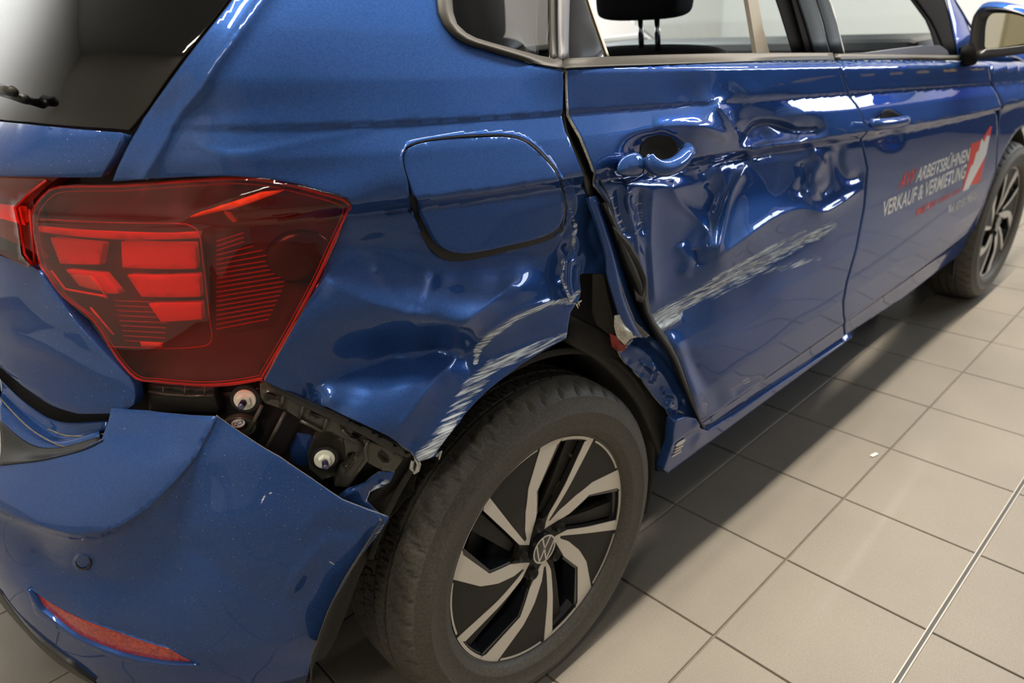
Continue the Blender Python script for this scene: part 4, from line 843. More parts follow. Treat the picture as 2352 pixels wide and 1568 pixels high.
# ---- wheels
def wheel(parent_name='wheel'):
    w=empty(parent_name,(0,0,.31),car)
    # tyre profile: (radius, y) y negative = outside
    prof=[(.2155,-.0855),(.2178,-.0915),(.222,-.0968),(.232,-.1005),(.2335,-.1013),(.236,-.1008),(.250,-.1035),(.262,-.1035),(.2635,-.1043),(.266,-.1033),(.278,-.100),(.288,-.0945),(.2895,-.0945),(.291,-.0925),(.297,-.086),(.302,-.077),(.3055,-.066),(.3072,-.058),(.3080,-.0495),
      (.3082,-.049),(.3012,-.0480),(.3012,-.0430),(.3090,-.0420),(.3095,-.030),(.3098,-.0195),(.3025,-.0185),(.3025,-.0115),(.3100,-.0105),(.310,0),(.3100,.0105),(.3025,.0115),(.3025,.0185),(.3098,.0195),(.3095,.030),(.3090,.042),(.3012,.043),(.3012,.048),(.308,.049),(.3072,.058),(.302,.077),(.291,.0925),(.262,.1035),(.232,.1),(.208,.088)]
    NS=640; V=[];F=[]; P=np.array(prof); m=len(P)
    for i in range(NS):
        a=2*math.pi*i/NS; ph=(i%8)
        for r,y in P:
            rr=r; 
            ay=abs(y)
            if .296<=r and .05<ay<.088:
                k=(i+int((ay-.05)*300))%14
                if k<2: rr-=.0055
            if r>.3085 and ay<.043:
                k=(i+int(ay*240)+(3 if y>0 else 0))%9
                if k==0: rr-=.0045
            V.append((rr*math.sin(a),y,rr*math.cos(a)))
    for i in range(NS):
        j=(i+1)%NS
        for k in range(m-1): F.append((i*m+k,i*m+k+1,j*m+k+1,j*m+k))
    F=[f[::-1] for f in F]
    t=mk('tyre',V,F,TYRE,w)
    t.data.polygons.foreach_set('use_smooth',[True]*len(F))
    s=t.modifiers.new('es','EDGE_SPLIT'); s.split_angle=math.radians(48)
    # rim barrel
    bp=[(.2172,-.0865),(.2172,-.0872),(.2160,-.0868),(.2140,-.0845),(.208,-.083),(.203,-.078),(.197,-.055),(.192,.02),(.200,.085)]
    V=[];F=[]; n=96; m=len(bp)
    for i in range(n):
        a=2*math.pi*i/n
        for r,y in bp: V.append((r*math.sin(a),y,r*math.cos(a)))
    for i in range(n):
        for k in range(m-1): F.append((i*m+k,((i+1)%n)*m+k,((i+1)%n)*m+k+1,i*m+k+1))
    mk('rim_barrel',V,F,WGLS,w)
    YF=-.0850
    dish=lambda r:.010*(1-min(1,max(0,(r-.04)/.09)))**1.5
    def pt(r,d,y=0): a=math.radians(d); return (r*math.sin(a),YF+dish(r)+y,r*math.cos(a))
    def arc(r,d0,d1,n=6): return [(r,d0+(d1-d0)*i/n) for i in range(n+1)]
    def poly2(name,pl,y0,y1,mat,off0,lab=None,holes=None):
        """extruded polygon on the wheel face given in (r,deg)"""
        q=[(r*math.sin(math.radians(d+off0)),r*math.cos(math.radians(d+off0))) for r,d in pl]; out=np.array(q)
        L=[resample(out,.006)]+[resample(np.array([(r*math.sin(math.radians(d+off0)),r*math.cos(math.radians(d+off0))) for r,d in hh]),.006) for hh in (holes or [])]
        vv,ff,idx=trimesh2d(L[0],L[1:],.012 if len(pl)<40 else .02)
        R=np.hypot(vv[:,0],vv[:,1]); ds=np.array([dish(r) for r in R])
        T=np.stack([vv[:,0],YF+ds+y0,vv[:,1]],1); B=T.copy(); B[:,1]+=y1-y0
        n=len(vv); F=[tuple(f) for f in ff]+[tuple(f[::-1]+n) for f in ff]
        for I in idx:
            for i in range(len(I)): a,b=I[i],I[(i+1)%len(I)]; F.append((a,a+n,b+n,b))
        o=mk(name,np.vstack([T,B]),F,mat,w,False,lab)
        bm=bmesh.new(); bm.from_mesh(o.data); bmesh.ops.recalc_face_normals(bm,faces=bm.faces); bm.to_mesh(o.data); bm.free(); return o
    wins=[]
    A1=39.5
    for k in range(5):
        o_=A1+72*k
        WIN=[(.060,24),(.078,25),(.131,27.8),(.2035,44.5)]+arc(.2068,46.5,65,5)+[(.2045,66),(.068,51.5),(.060,46)]
        wins.append([(r,d+o_) for r,d in WIN])
    disc=[(.2128,d) for d in np.linspace(0,360,121)[:-1]]
    poly2('face_disc',disc,0,.012,WBLK,0,'satin black wheel face',wins)
    for k in range(5):
        o_=A1+72*k
        # machined V of two spoke edges
        Vp=[(.0500,-14.5),(.0505,-8),(.073,-.5+1.5),(.110,12.5),(.150,21.3),(.2132,33.5)]+arc(.2136,34,47.5,5)+[(.2078,46.5),(.2035,44.6),(.131,27.8),(.078,24.5),(.050,10),(.036,-12),(.034,-20),(.060,-20.8),(.068,-20),(.2045,-6.2),(.2068,-5)]+[(.2136,-5)]+arc(.2136,-4,0,2)+[(.120,-2.9-1.5),(.070,-10.)]
        poly2('machined_spoke',Vp,-.0012,-.0001,ALU,o_,'machined light metal spoke edge')
        poly2('rim_arc',arc(.2136,47.5,67,8)+arc(.2080,67,47.5,8),-.0012,-.0001,ALU,o_)
        poly2('rim_arc',arc(.2130,2.2,31.5,8)+arc(.2094,31.3,2.4,8),-.0012,-.0001,ALU,o_)
        # recessed blade inside the window, a wall along the straight edge
        Bl=[(.062,47),(.205,64.8),(.2035,55.5),(.070,36)]
        poly2('window_blade',Bl,.012,.030,WBLK,o_)
        Wl=[(.078,25),(.131,27.8),(.2035,44.5),(.2060,46),(.2055,47.5),(.129,30),(.078,28)]
        poly2('window_wall',Wl,.001,.034,WGLS,o_)
        poly2('window_wall',arc(.2075,44.5,66,5)+arc(.2045,66,44.5,5),.003,.04,WGLS,o_)
        # lug bolt
        a=math.radians(-4.2+72*k); c=Vector((.05*math.sin(a),YF+dish(.05)+.004,.05*math.cos(a)))
        bm=bmesh.new(); bmesh.ops.create_cone(bm,cap_ends=True,segments=24,radius1=.0135,radius2=.0135,depth=.003,matrix=Matrix.Rotation(math.pi/2,4,'X')); r1=bmesh.ops.create_cone(bm,cap_ends=True,segments=24,radius1=.0115,radius2=.0105,depth=.012,matrix=Matrix.Translation((0,-.004,0))@Matrix.Rotation(math.pi/2,4,'X'))
        f=[f for f in bm.faces if len(f.verts)>4 and f.calc_center_median().y<-.009]; 
        if f:
            e=bmesh.ops.inset_region(bm,faces=f,thickness=.0072); bmesh.ops.translate(bm,vec=(0,.005,0),verts=f[0].verts)
        bmesh.ops.translate(bm,vec=c+Vector((0,-.002,0)),verts=bm.verts); me=bpy.data.meshes.new('lug_bolt'); bm.to_mesh(me); bm.free(); me.materials.append(WBLK); o=bpy.data.objects.new('lug_bolt',me); COL.objects.link(o); o.parent=w
    # hub, brake disc
    def disk(name,rad,y,dep,mat,seg=48,bev=.001):
        bm=bmesh.new(); bmesh.ops.create_cone(bm,cap_ends=True,segments=seg,radius1=rad,radius2=rad,depth=dep,matrix=Matrix.Translation((0,y,0))@Matrix.Rotation(math.pi/2,4,'X'))
        if bev: bmesh.ops.bevel(bm,geom=[e for e in bm.edges if abs(e.verts[0].co.y-e.verts[1].co.y)<1e-5],offset=bev,segments=2,affect='EDGES')
        me=bpy.data.meshes.new(name); bm.to_mesh(me); bm.free(); me.materials.append(mat); o=bpy.data.objects.new(name,me); COL.objects.link(o); o.parent=w; return o
    disk('brake_disc',.125,-.012,.012,STEEL); disk('brake_drum',.09,-.03,.03,VOID)
    disk('back_plate',.19,.03,.004,VOID)
    disk('centre_cap',.0290,YF+.004,.010,WGLS)
    yc=YF-.0018
    def ring(r0,r1,y,nm):
        n=64; V=[];F=[]
        for i in range(n):
            a=2*math.pi*i/n
            for r,yy in ((r0,y+.002),(r0,y),(r1,y),(r1,y+.002)): V.append((r*math.sin(a),yy,r*math.cos(a)))
        for i in range(n):
            j=(i+1)%n
            for k in range(3): F.append((i*4+k,j*4+k,j*4+k+1,i*4+k+1))
        return mk(nm,V,F,ALU,w,False)
    ring(.0252,.0276,yc,'cap_ring')
    # emblem strokes: V over W inside the ring
    rot=math.radians(16)
    def stroke(p,q,wd=.0030):
        p=np.array(p);q=np.array(q); d=q-p; d/=np.linalg.norm(d); n=np.array([-d[1],d[0]])*wd/2
        return [p+n,q+n,q-n,p-n]
    R=.0258
    S=[((-.0098,.0232),(-.0005,.0025)),((.0098,.0232),(.0005,.0025)),((-.0222,.0118),(-.0085,-.0232)),((.0222,.0118),(.0085,-.0232)),((-.0085,-.0228),(-.0003,-.0005)),((.0085,-.0228),(.0003,-.0005)),((-.003,-.0015),(.003,-.0015)),((-.0030,.0042),(.0030,.0042))]
    V=[];F=[]
    for p,q in S:
        k=len(V); pl=stroke(p,q,.0028)
        for yy in (yc,yc+.002):
            for x,z in pl: V.append((x*math.cos(rot)+z*math.sin(rot),yy,-x*math.sin(rot)+z*math.cos(rot)))
        F+=[(k,k+1,k+2,k+3),(k+7,k+6,k+5,k+4)]+[(k+i,k+(i+1)%4,k+4+(i+1)%4,k+4+i) for i in range(4)]
    mk('emblem',V,F,ALU,w,False,'light metal VW emblem')
    # valve
    a=math.radians(A1-72+62); tube('valve',[(.180*math.sin(a),YF+.03,.180*math.cos(a)),(.172*math.sin(a),YF+.006,.172*math.cos(a))],[.004,.003],BLACKP,w,10)
    return w
w1=wheel(); w1.location=(0,-.845+.0850,.31); w1['label']='rear wheel with black and machined metal spokes'
w2=w1.copy(); COL.objects.link(w2); w2.location=(2.548,-.76,.31); w2['label']='front wheel with five-spoke machined rim'; w2.rotation_euler=(0,math.radians(25),math.radians(0))
for ch in list(w1.children):
    c=ch.copy(); COL.objects.link(c); c.parent=w2
for (x,y) in ((0,.76),(2.548,.76)):
    t=bpy.data.objects.new('far_tyre',[c for c in w1.children if c.name.startswith('tyre')][0].data); COL.objects.link(t); t.location=(x,y,.31); t.parent=car
# ---- wheel housing
def housing(cx,name,a0=-100,a1=118,R=.352,y0=-.815,y1=-.56):
    A=[];B=[];Cc=[]
    for a in np.linspace(a0,a1,60):
        a=math.radians(a); r=R
        A.append((cx+(r+.012)*math.sin(a),y0,.31+(r+.012)*math.cos(a))); B.append((cx+r*math.sin(a),y0+.02,.31+r*math.cos(a))); Cc.append((cx+(r+.01)*math.sin(a),y1,.31+(r+.01)*math.cos(a)))
    o=loft(name,None,None,FELT,car,4,rows=[A,B,Cc],thick=.003)
    n=len(A); V=[(cx,y1,.31)]+[tuple(c) for c in Cc]; mk('inner_wheel_wall',V,[(0,i,i+1) for i in range(1,n)],VOID,car,False)
housing(0,'wheel_liner',-62,112); housing(2.548,'front_wheel_liner',-112,112)
# liner lip that shows in front of the tear, dark sheet up to the skin
lipP=on_y([(1301,778),(1325,796),(1370,822),(1410,858),(1440,892),(1468,930),(1490,975),(1505,1010),(1516,1040),(1526,1066)],-.828)
upP=on_y([(1310,725),(1350,745),(1400,775),(1440,820),(1475,865),(1510,905),(1535,950),(1548,990),(1542,1030),(1530,1075)],-.800)
loft('torn_wheel_liner',None,None,FELT,car,4,rows=[lipP+[0,.10,0],lipP+[0,.02,0],lipP,(lipP*.6+upP*.4),upP],thick=.003,label='dark felt liner hanging loose behind the wheel')
lip2=on_y([(893,1192),(868,1235),(846,1275),(822,1330),(800,1390),(780,1440),(768,1470),(745,1500)],-.80)
lip3=on_y([(880,1190),(850,1240),(815,1296),(790,1335),(755,1400),(730,1470),(716,1510),(714,1568)],-.85)
loft('bumper_inner_flange',None,None,FELT,car,3,rows=[lip3,(lip2+lip3)/2+[0,.012,0],lip2,lip2+[.01,.10,0]],thick=.002)
w_=on_y([(960,1075),(950,1110),(948,1130),(925,1150),(905,1175),(893,1190)],-.80)
w0=on_y([(930,1050),(905,1080),(870,1110),(840,1145),(860,1170),(890,1190)],-.78)
loft('liner_scrap',None,None,FELT,car,3,rows=[w_,(w_+w0)/2+[0,.03,0],w0+[0,.03,0]],thick=.003,label='torn felt liner behind the bumper corner')
tube('liner_scrap_edge',catmull(w_,3),.0018,FELT,car,6)
# torn silver ends
for pts,r in (([(955,1050),(962,1066),(958,1080),(950,1088)],.0035),([(1001,1047),(1012,1038),(1008,1055)],.003),([(948,1058),(944,1075),(952,1086)],.0028)):
    tube('torn_metal_tab',BODY.hit(np.array(pts,float),-.004),[r]*(len(pts)-1)+[r*.4],BARE,car,6)
for p,q in (((1326,690),(1331,702)),((1328,676),(1334,668)),((1330,694),(1336,690)),((1324,698),(1328,708))):
    tube('torn_sliver',BODY.hit(np.array([p,q],float),-.002),[.0018,.0006],CREAM,car,5)
# ---- windows and trims of the right side
def trim(name,px,off,r,mat,seg=8,close=False,lab=None): return tube(name,BODY.hit(catmull(np.array(px,float),4,close),off),r,mat,car,seg,close,lab)
def strip(name,lo_,hi_,off,mat,label=None,bulge=.006):
    def ex(q):
        q=[list(map(float,p)) for p in q]; rev=q[0][1]<-50
        if rev: q=q[::-1]
        if q[-1][1]<-50:
            V_=-340 if q[-1][0]<1400 else (-285 if q[-1][0]<1950 else -215); a,b=q[-2],q[-1]; t=(V_-b[1])/(b[1]-a[1]); q.append([b[0]+(b[0]-a[0])*t,V_])
        return q[::-1] if rev else q
    lo_,hi_=ex(lo_),ex(hi_)
    def rs2(q,n=16):
        q=np.array(q,float); L=np.concatenate([[0],np.cumsum(np.linalg.norm(np.diff(q,axis=0),axis=1))]); t=np.linspace(0,L[-1],n); return np.stack([np.interp(t,L,q[:,k]) for k in (0,1)],1)
    lo_,hi_=rs2(lo_),rs2(hi_)
    A=BODY.hit(np.array(lo_,float),off); B=BODY.hit(np.array(hi_,float),off); M_=BODY.hit((np.array(lo_,float)+np.array(hi_,float))/2,off+bulge)
    return loft(name,None,None,mat,car,4,rows=[A,M_,B],thick=.002,label=label)
strip('quarter_window_trim',[(1003,-120),(1003,0),(1006,30),(1018,58),(1036,80),(1068,100),(1119,115),(1179,134),(1253,153),(1291,158)],[(1040,-120),(1038,0),(1040,40),(1050,60),(1065,75),(1090,88),(1130,100),(1180,113),(1240,130),(1291,136)],.002,SEALG,'grey-brown window trim of the quarter')
strip('window_trim_post',[(1264,136),(1262,60),(1262,0),(1264,-120)],[(1279,138),(1276,60),(1275,0),(1276,-120)],.0,SEALG)
strip('rear_door_frame',[(1283,137),(1281,60),(1281,0),(1282,-120)],[(1305,137),(1306,60),(1308,0),(1312,-120)],.004,simple('door_frame_grey',(.10,.10,.115),.45),'grey door frame beside the rear quarter window')
strip('post_gap',[(1273,138),(1271,60),(1271,0)],[(1286,138),(1284,60),(1283,0)],-.014,VOID)
panel('quarter_window',BODY,[(1052,-335),(1038,-120),(1040,40),(1052,62),(1068,77),(1092,90),(1130,102),(1180,115),(1240,131),(1264,134),(1262,-120),(1262,-340)],[],.03,None,-.012,GDARK,car,'dark tinted quarter window',.004)
strip('rear_belt_trim',[(1296,158),(1400,152),(1500,149),(1650,144),(1780,140),(1916,139)],[(1294,136),(1400,131),(1500,127),(1650,123),(1780,122),(1912,122)],.004,SEALG,'brown-grey belt trim of the rear door')
strip('front_belt_trim',[(1920,139),(2060,138),(2180,139),(2222,139)],[(1916,124),(2060,126),(2180,128),(2222,128)],.004,SEALG)
trim('belt_gap',[(1293,158),(1296,138)],.004,.002,VOID)
# fixed dark glass corner in the rear door and its light divider
panel('fixed_corner_glass',BODY,[(1312,-250),(1308,-120),(1307,0),(1306,135),(1340,134),(1395,129),(1352,0),(1322,-120)],[],.03,None,-.012,simple('blackened_glass',(.018,.019,.021),.12,0,.5),car,None,.003)
trim('glass_divider',[(1322,-110),(1352,-2),(1376,70),(1397,130)],-.010,.0020,CREAM)
# B pillar covers
def spil(name,lo_,hi_,off,mat,lab=None): return strip(name,lo_,hi_,off,mat,lab,.003)
spil('pillar_cover',[(1820,122),(1795,40),(1782,0),(1750,-90)],[(1856,122),(1832,40),(1818,0),(1790,-90)],-.025,MATTE)
spil('door_frame',[(1852,122),(1826,30),(1818,0),(1790,-90)],[(1872,122),(1846,30),(1832,0),(1806,-90)],-.008,MATTE)
PGL=simple('gloss_pillar_panel',(.010,.014,.016),.45,0,0,spec=.08)
spil('pillar_gloss_panel',[(1870,122),(1846,40),(1832,0),(1806,-90)],[(1906,122),(1884,40),(1872,0),(1846,-90)],.0,PGL,'glossy black B-pillar panel')
spil('pillar_gloss_panel',[(1908,123),(1887,40),(1874,0),(1848,-90)],[(1938,123),(1918,40),(1902,0),(1872,-90)],-.002,PGL)
trim('pillar_highlight_edge',[(1938,122),(1926,75),(1912,20),(1902,-6),(1880,-80)],-.004,.0022,simple('pale_edge',(.5,.52,.52),.3))
# A pillar and door frame
A_in=[(2176,124),(2160,95),(2140,60),(2112,20),(2090,-10),(2040,-70)]
spil('front_door_frame',[(2148,125),(2144,92),(2128,50),(2100,12),(2082,-12),(2030,-80)],[(2172,125),(2160,92),(2140,50),(2110,10),(2092,-12),(2042,-80)],-.016,MATTE)
spil('pillar_rubber',[(2172,126),(2160,92),(2140,50),(2110,10),(2094,-12),(2046,-80)],[(2202,126),(2190,70),(2180,30),(2170,0),(2150,-60)],-.010,MATTE)
GREYB=simple('pale_blue_grey_paint',(.22,.27,.36),.25,.3,.6)
spil('a_pillar',[(2200,126),(2188,60),(2176,10),(2172,-12),(2150,-60)],[(2236,110),(2232,80),(2215,40),(2190,0),(2165,-60)],-.004,PAINT,'blue windscreen pillar')
trim('windscreen_edge',[(2180,-20),(2205,20),(2232,64),(2262,100)],-.004,.004,BLACKG)
# ---- interior
INT=part('interior')
def ipl(name,px,Y,mat,th=.02,parent=INT,lab=None,bev=0): return plate(name,on_y(px,Y),mat,parent,th,(0,1,0),bev,lab)
def rounded(name,c,s,mat,parent,bev=.03,rot=None):
    o=box(name,c,s,mat,parent,bev,rot); o.data.polygons.foreach_set('use_smooth',[True]*len(o.data.polygons)); 
    m=o.modifiers.new('sub','SUBSURF'); m.levels=1; m.render_levels=2; return o
hc=on_y([(1478,10)],-.36)[0]
hl=on_y([(1372,52)],-.36)[0]; hr=on_y([(1588,40)],-.36)[0]
rounded('headrest',(hc[0],-.36,hl[2]+.085),(.115,.26,.18),SEAT,INT,.035)
p1=on_y([(1468,92)],-.36)[0]
for u in (1470,1508):
    a=on_y([(u,56)],-.40 if u>1490 else -.34)[0]; b=on_y([(u+4,96)],-.40 if u>1490 else -.34)[0]; tube('headrest_post',[tuple(b-[0,0,.02]),tuple(a+[0,0,.02])],.007,CHROME,INT,10)
sb=on_y([(1500,100)],-.36)[0]
rounded('front_seat_back',(sb[0]+.0,-.36,sb[2]-.33),(.14,.46,.66),SEAT,INT,.06)
rounded('rear_seat_back',(.18,-.0,.72),(.16,1.15,.62),SEAT,INT,.06)
rounded('driver_seat_back',(sb[0],.36,sb[2]-.30),(.14,.46,.66),SEAT,INT,.06); rounded('headrest',(sb[0],.36,sb[2]+.10),(.115,.26,.18),SEAT,INT,.035)
box('parcel_shelf',(-.15,0,.99),(.5,1.1,.02),SEAT,INT,.005)
# belt guide pillar cream strip
ipl('belt_pillar_trim',[(1718,-90),(1742,0),(1752,60),(1768,122),(1776,150),(1742,150),(1738,122),(1728,60),(1718,0),(1690,-90)],-.72,CREAM,.01,lab='cream inner pillar trim')
# far side: door tops, dashboard
ZB=1.02
box('far_door',(1.2,.78,.72),(2.4,.06,.60),SEAT,INT,.01)
dashp=simple('dash_grey',(.035,.037,.038),.6); box('dashboard',(2.02,0,.88),(.34,1.36,.29),dashp,INT,.03)
fr_=simple('far_frame_grey',(.42,.45,.45),.6)
box('far_window_sill',(1.25,.75,1.03),(2.2,.03,.022),fr_,INT,.004)
box('red_packet',(1.75,.12,1.012),(.03,.05,.012),PRINTR,INT,.002); box('white_packet',(1.75,.05,1.012),(.03,.06,.012),PRINTW,INT,.002)
# steering area clutter
for k in range(5): box('centre_console',(1.55+.05*k,.02,.90+.01*k),(.04,.12,.06),BLACKP,INT,.008)
# bent belt trim, lifted pale sheet at the front door
ipl('loose_window_strip',[(1930,124),(1990,121),(2060,112),(2120,105),(2160,104),(2176,116),(2180,128),(2060,128)],-.80,simple('loose_strip_pale',(.38,.40,.47),.35,0,.2),.006,car,'pale lifted window strip')
# ---- front part of the shell, roof, far side (seen only from other positions)
def shellrow(zf,xs,side): return [(x,side*(yw_body(np.array([x]),np.array([zf]))[0]),zf) for x in xs]
def quadsheet(name,R,mat,th=.004): return loft(name,None,None,mat,car,4,rows=R,thick=th)
xs=np.linspace(-.30,1.48,12)
roofR=[]
for yy,zz in ((-.645,1.405),(-.60,1.435),(-.35,1.462),(0,1.470),(.35,1.462),(.60,1.435),(.645,1.405)):
    roofR.append([(x,yy,zz-.05*max(0,(x-1.0)/.75)**2-.02*max(0,(.2-x)/.5)**2) for x in xs])
quadsheet('roof',roofR,PAINT)
# side rails above the windows
quadsheet('roof_rail',[[(x,-.645,1.405-.05*max(0,(x-1)/.75)**2) for x in xs],[(x,-.668,1.375-.05*max(0,(x-1)/.75)**2) for x in xs],[(x,-.690,1.345-.05*max(0,(x-1)/.75)**2) for x in xs]],PAINT)
wsR=[[(1.48+.89*t,y,1.42-.46*t) for t in np.linspace(0,1,6)] for y in np.linspace(-.62,.62,9)]
quadsheet('windscreen',wsR,GCLEAR,.002)
bon=[]
for y in np.linspace(-.80,.80,11):
    bon.append([(x,y*(1-.10*max(0,(x-2.4)/.8)),.985-.16*max(0,(x-2.3)/.9)**1.6-.05*(abs(y)/.8)**3-.03*(x>2.3)*0) for x in np.linspace(2.33,3.15,10)])
quadsheet('bonnet',bon,PAINT)
fr0=[[(3.15+.08*(1-(y/.75)**2),y*.9,z) for z in (.90,.75,.5,.3)] for y in np.linspace(-.8,.8,9)]
quadsheet('front_end',fr0,PAINT)
# far side wall, with wheel openings closed off simply by the wheels
fs=[]
for z in (.24,.34,.5,.7,.9,.97,1.05,1.09): fs.append([(x,float(yw_body(np.array([max(x,-.4)]),np.array([z-.085*max(x,0)*(z>.8)]))[0])*(1-.18*max(0,(-.1-x)/.4)**2),z-.085*max(x,0)*(z>.8)) for x in np.linspace(-.46,3.05,26)])
quadsheet('left_side',fs,PAINT)
for (xa,xb,ya,yb) in ((-.40,-.15,.60,.70),(1.05,1.15,.62,.74)): box('far_pillar',((xa+xb)/2,.70,1.24),(xb-xa,.05,.34),BLACKP,car,.01,Matrix.Rotation(-.25,4,'X'))
box('underbody',(1.25,0,.26),(2.0,1.44,.10),VOID,car,.01); box('underbody',(1.25,0,.40),(3.6,.95,.12),VOID,car,.01)
# upper edge of C-pillar / spoiler closing piece
spo=[[(x,y,z) for x,z in ((-.30,1.452),(-.38,1.440),(-.44,1.420),(-.43,1.405))] for y in np.linspace(-.60,.60,9)]
quadsheet('roof_spoiler',spo,PAINT)
# ---- door mirror
mir_=part('door_mirror')
def mp(u,v,Y=-.98): return on_y([(u,v)],Y)[0]
YM=-.93
MO=[(2228,110),(2230,70),(2236,40),(2250,22),(2270,19),(2310,22),(2352,34),(2400,54),(2412,80),(2404,104),(2370,120),(2320,128),(2270,134),(2236,136),(2228,126)]
c0=on_y([(2300,80)],YM)[0]
MO3=np.array([on_x([p],c0[0])[0] for p in MO])
def inset(P,k,dx): c=P.mean(0); Q=c+(P-c)*k; Q=Q.copy(); Q[:,0]+=dx; return Q
def ringloft(name,Rw,mat,parent,cap0=False,cap1=False,lab=None):
    Rw=[catmull(r,3,True) for r in Rw]; n=len(Rw[0]); V=np.vstack(Rw); F=[(i*n+j,i*n+(j+1)%n,(i+1)*n+(j+1)%n,(i+1)*n+j) for i in range(len(Rw)-1) for j in range(n)]
    if cap0: F.append(tuple(range(n)))
    if cap1: F.append(tuple(range((len(Rw)-1)*n,len(Rw)*n)))
    return mk(name,V,F,mat,parent,True,lab)
ringloft('mirror_housing',[inset(MO3,.97,0),inset(MO3,1.0,-.004),inset(MO3,1.0,.02),inset(MO3,.93,.07),inset(MO3,.7,.12),inset(MO3,.2,.145)],BLACKP,mir_,cap1=True,lab='black mirror housing')
MOg=[(2318+(x-2318)*.76+12,76+(y-76)*.70-6) for x,y in MO]
MG3=np.array([on_x([p],c0[0]+.004)[0] for p in MOg]); MG2=MG3.mean(0)+(MG3-MG3.mean(0))*1.04; MG2[:,0]-=.006
ringloft('mirror_bezel',[inset(MO3,.985,-.004),MG2,MG3],BLACKG,mir_)
gm=catmull(inset(MG3,1.03,.016),3,True)
mm=simple('mirror_glass',(.85,.87,.85),.01,1.)
cg=gm.mean(0); tilt=Matrix.Rotation(math.radians(16),4,'Z'); gm=np.array([tuple(Vector(cg)+tilt@(Vector(p)-Vector(cg))) for p in gm])
mk('mirror_glass',gm,[tuple(range(len(gm)))],mm,mir_,False)
tb_=np.array([on_x([p],c0[0]+.02)[0] for p in [(2236,40),(2250,21),(2275,17),(2310,21),(2352,33),(2400,53)]])
loft('mirror_cap',None,None,PAINT,mir_,4,rows=[tb_,tb_+[.03,0,.012],tb_+[.09,0,0]],thick=.004,label='blue mirror cap')
foot=[on_y([(2214,140)],-.83)[0],on_y([(2226,112)],-.86)[0],on_y([(2240,118)],-.90)[0]]

MFp=[(2208,112),(2226,104),(2240,112),(2246,134),(2240,147),(2216,148),(2206,132)]
MFr=[np.array([on_y([((x-2226)*k+2226,(y-128)*k+128)],Y)[0] for x,y in MFp]) for k,Y in ((1,-.80),(1,-.875),(.85,-.885),(.4,-.888))]
# ---- door handles
def handle(name,px_main,off,r,parent,M=CHROME): pass
HB=PAINT
hd=empty('door_handle',(0,0,0),car)
def hp(u,v,o): return BODY.hit(np.array([(u,v)],float),o)[0]
ringloft('mirror_foot',MFr,MATTE,mir_,cap1=True,lab='black mirror foot')
# rear fixed key cap
def solid(name,px,o0,o1,mat,parent,lab=None):
    """small solid: outline px at surface offset o1 (outer, slightly inset and rounded) down to o0"""
    px=np.array(px,float); c=px.mean(0)
    Rw=[BODY.hit(c+(px-c)*k,o) for k,o in ((1.0,o0),(1.0,o0*.3+o1*.7),(.93,o1-.001),(.80,o1),(.3,o1+.0005))]
    return ringloft(name,Rw,mat,parent,cap1=True,lab=lab)
solid('handle_cap',[(1417,392),(1421,372),(1438,356),(1462,350),(1478,362),(1481,384),(1474,404),(1450,406),(1424,402)],-.012,.022,PAINT,hd)
lp=[hp(1487,360,.022),hp(1496,375,.026),hp(1512,385,.030),hp(1535,385,.032),hp(1558,374,.030),hp(1574,358,.026),hp(1582,348,.016),hp(1578,338,.002)]
tube('handle_grip',catmull(lp,4),np.interp(np.linspace(0,1,29),[0,.15,.5,.8,1],[.010,.0125,.0135,.012,.008]),PAINT,hd,14)
solid('grip_end',[(1484,358),(1492,352),(1500,368),(1512,380),(1506,406),(1486,404),(1490,384)],-.004,.024,BLACKG,hd)
hd2=empty('door_handle',(0,0,0),car)
lp=[hp(2000,283,.020),hp(2012,284,.026),hp(2035,284,.030),hp(2060,281,.030),hp(2078,277,.026),hp(2086,274,.01)]
tube('handle_grip',catmull(lp,4),np.interp(np.linspace(0,1,21),[0,.2,.5,.8,1],[.008,.0115,.013,.0115,.008]),PAINT,hd2,14)
# ---- lettering on the front door: foil letters lying on the skin
def onskin(px,o=.0006): return BODY.hit(np.array(px,float),o)
def quadmap(q):
    """bilinear map from the unit square to four image points of the sign: bl, br, tr, tl"""
    q=np.array(q,float)
    # projective: solve homography
    src=np.array([(0,0),(1,0),(1,1),(0,1)],float); A=[]
    for (x,y),(u,v) in zip(src,q): A+= [[x,y,1,0,0,0,-u*x,-u*y],[0,0,0,x,y,1,-v*x,-v*y]]
    h=np.linalg.solve(np.array(A),q.ravel()); h=np.append(h,1).reshape(3,3)
    def f(p): p=np.asarray(p); w=np.c_[p,np.ones(len(p))]@h.T; return w[:,:2]/w[:,2:]
    return f
def skintext(name,body,quad,mat,parent,bold=.02,lab=None):
    cu=bpy.data.curves.new(name,'FONT'); cu.body=body; cu.size=1; cu.offset=bold; cu.resolution_u=3
    t=bpy.data.objects.new(name,cu); COL.objects.link(t); dg=bpy.context.evaluated_depsgraph_get(); me=bpy.data.meshes.new_from_object(t.evaluated_get(dg)); bpy.data.objects.remove(t)
    co=np.array([v.co[:] for v in me.vertices]); lo_=co.min(0); hi_=co.max(0); p=(co[:,:2]-lo_[:2])/(hi_[:2]-lo_[:2]); P=onskin(quadmap(quad)(p))
    for v,q in zip(me.vertices,P): v.co=q
    me.materials.clear(); me.materials.append(mat); o=bpy.data.objects.new(name,me); COL.objects.link(o); o.parent=parent
    if lab: o['label']=lab
    return o
k_=280/1829.; zz=lambda x,y:(2010+x*k_,280+y*k_)
skintext('lettering_red','AVV',[zz(345,1020),zz(560,925),zz(640,690),zz(420,760)],PRINTR,fdoor,.022,'red foil letters AVV')
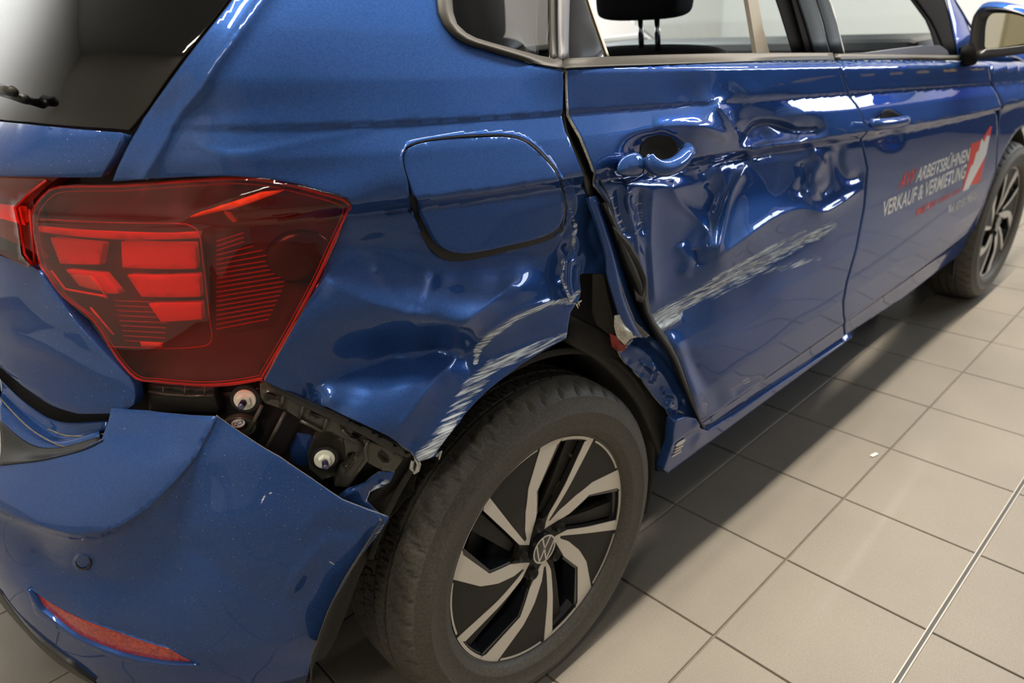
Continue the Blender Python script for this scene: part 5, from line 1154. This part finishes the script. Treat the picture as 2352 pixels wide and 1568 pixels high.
skintext('lettering_white','ARBEITSBÜHNEN',[zz(600,915),zz(1400,585),zz(1440,345),zz(670,640)],PRINTW,fdoor,.022,'white foil letters ARBEITSBÜHNEN')
skintext('lettering_white','VERKAUF & VERMIETUNG',[zz(100,1440),zz(1340,845),zz(1385,620),zz(130,1190)],PRINTW,fdoor,.022,'white foil letters VERKAUF & VERMIETUNG')
skintext('lettering_red','MIETEN - KAUFEN - SERVICE',[zz(615,1420),zz(1270,1050),zz(1290,985),zz(640,1290)],PRINTR,fdoor,.01,'small red foil line')
skintext('lettering_white','Tel. 07151 955-0',[zz(1090,1390),zz(1500,1160),zz(1515,1045),zz(1105,1260)],PRINTW,fdoor,.01,'small white telephone line')
def foil(name,px,mat,o,lab=None):
    L=resample(np.array(px,float),3.); P=onskin(L,o); 
    v,f,i=trimesh2d(L,[],8.); return mk(name,onskin(v,o),[tuple(t) for t in f],mat,fdoor,False,lab)
foil('emblem_red',[zz(1440,330),zz(1600,270),zz(1730,60),zz(1755,70),zz(1700,330),zz(1570,910),zz(1400,960),zz(1300,1040),zz(1400,600)],PRINTR,.0005,'red slanted foil field')
foil('emblem_white',[zz(1600,250),zz(1640,300),zz(1680,200),zz(1720,210),zz(1670,480),zz(1400,1000),zz(1310,1050),zz(1440,660),zz(1470,640),zz(1520,460),zz(1555,430)],PRINTW,.0008,'white jagged foil arrow')
# sticker on the sill
zs=lambda x,y:(1500+x*150/1307.,930+y*180/1568.)
def foil2(name,px,mat,o,parent,lab=None):
    P=BODY.hit(np.array(px,float),o); return mk(name,P,[tuple(range(len(P)))],mat,parent,False,lab)
foil2('sill_sticker',[zs(455,800),zs(500,750),zs(580,700),zs(640,678),zs(655,700),zs(600,770),zs(520,815),zs(465,835)],PRINTW,.006,sill,'oval pale sticker')
for q in ([(445,875),(600,795),(600,830),(450,900)],[(430,940),(560,860),(560,890),(435,962)],[(385,1020),(565,915),(570,935),(390,1040)]): foil2('sill_sticker_line',[zs(*p) for p in q],CREAM,.006,sill)
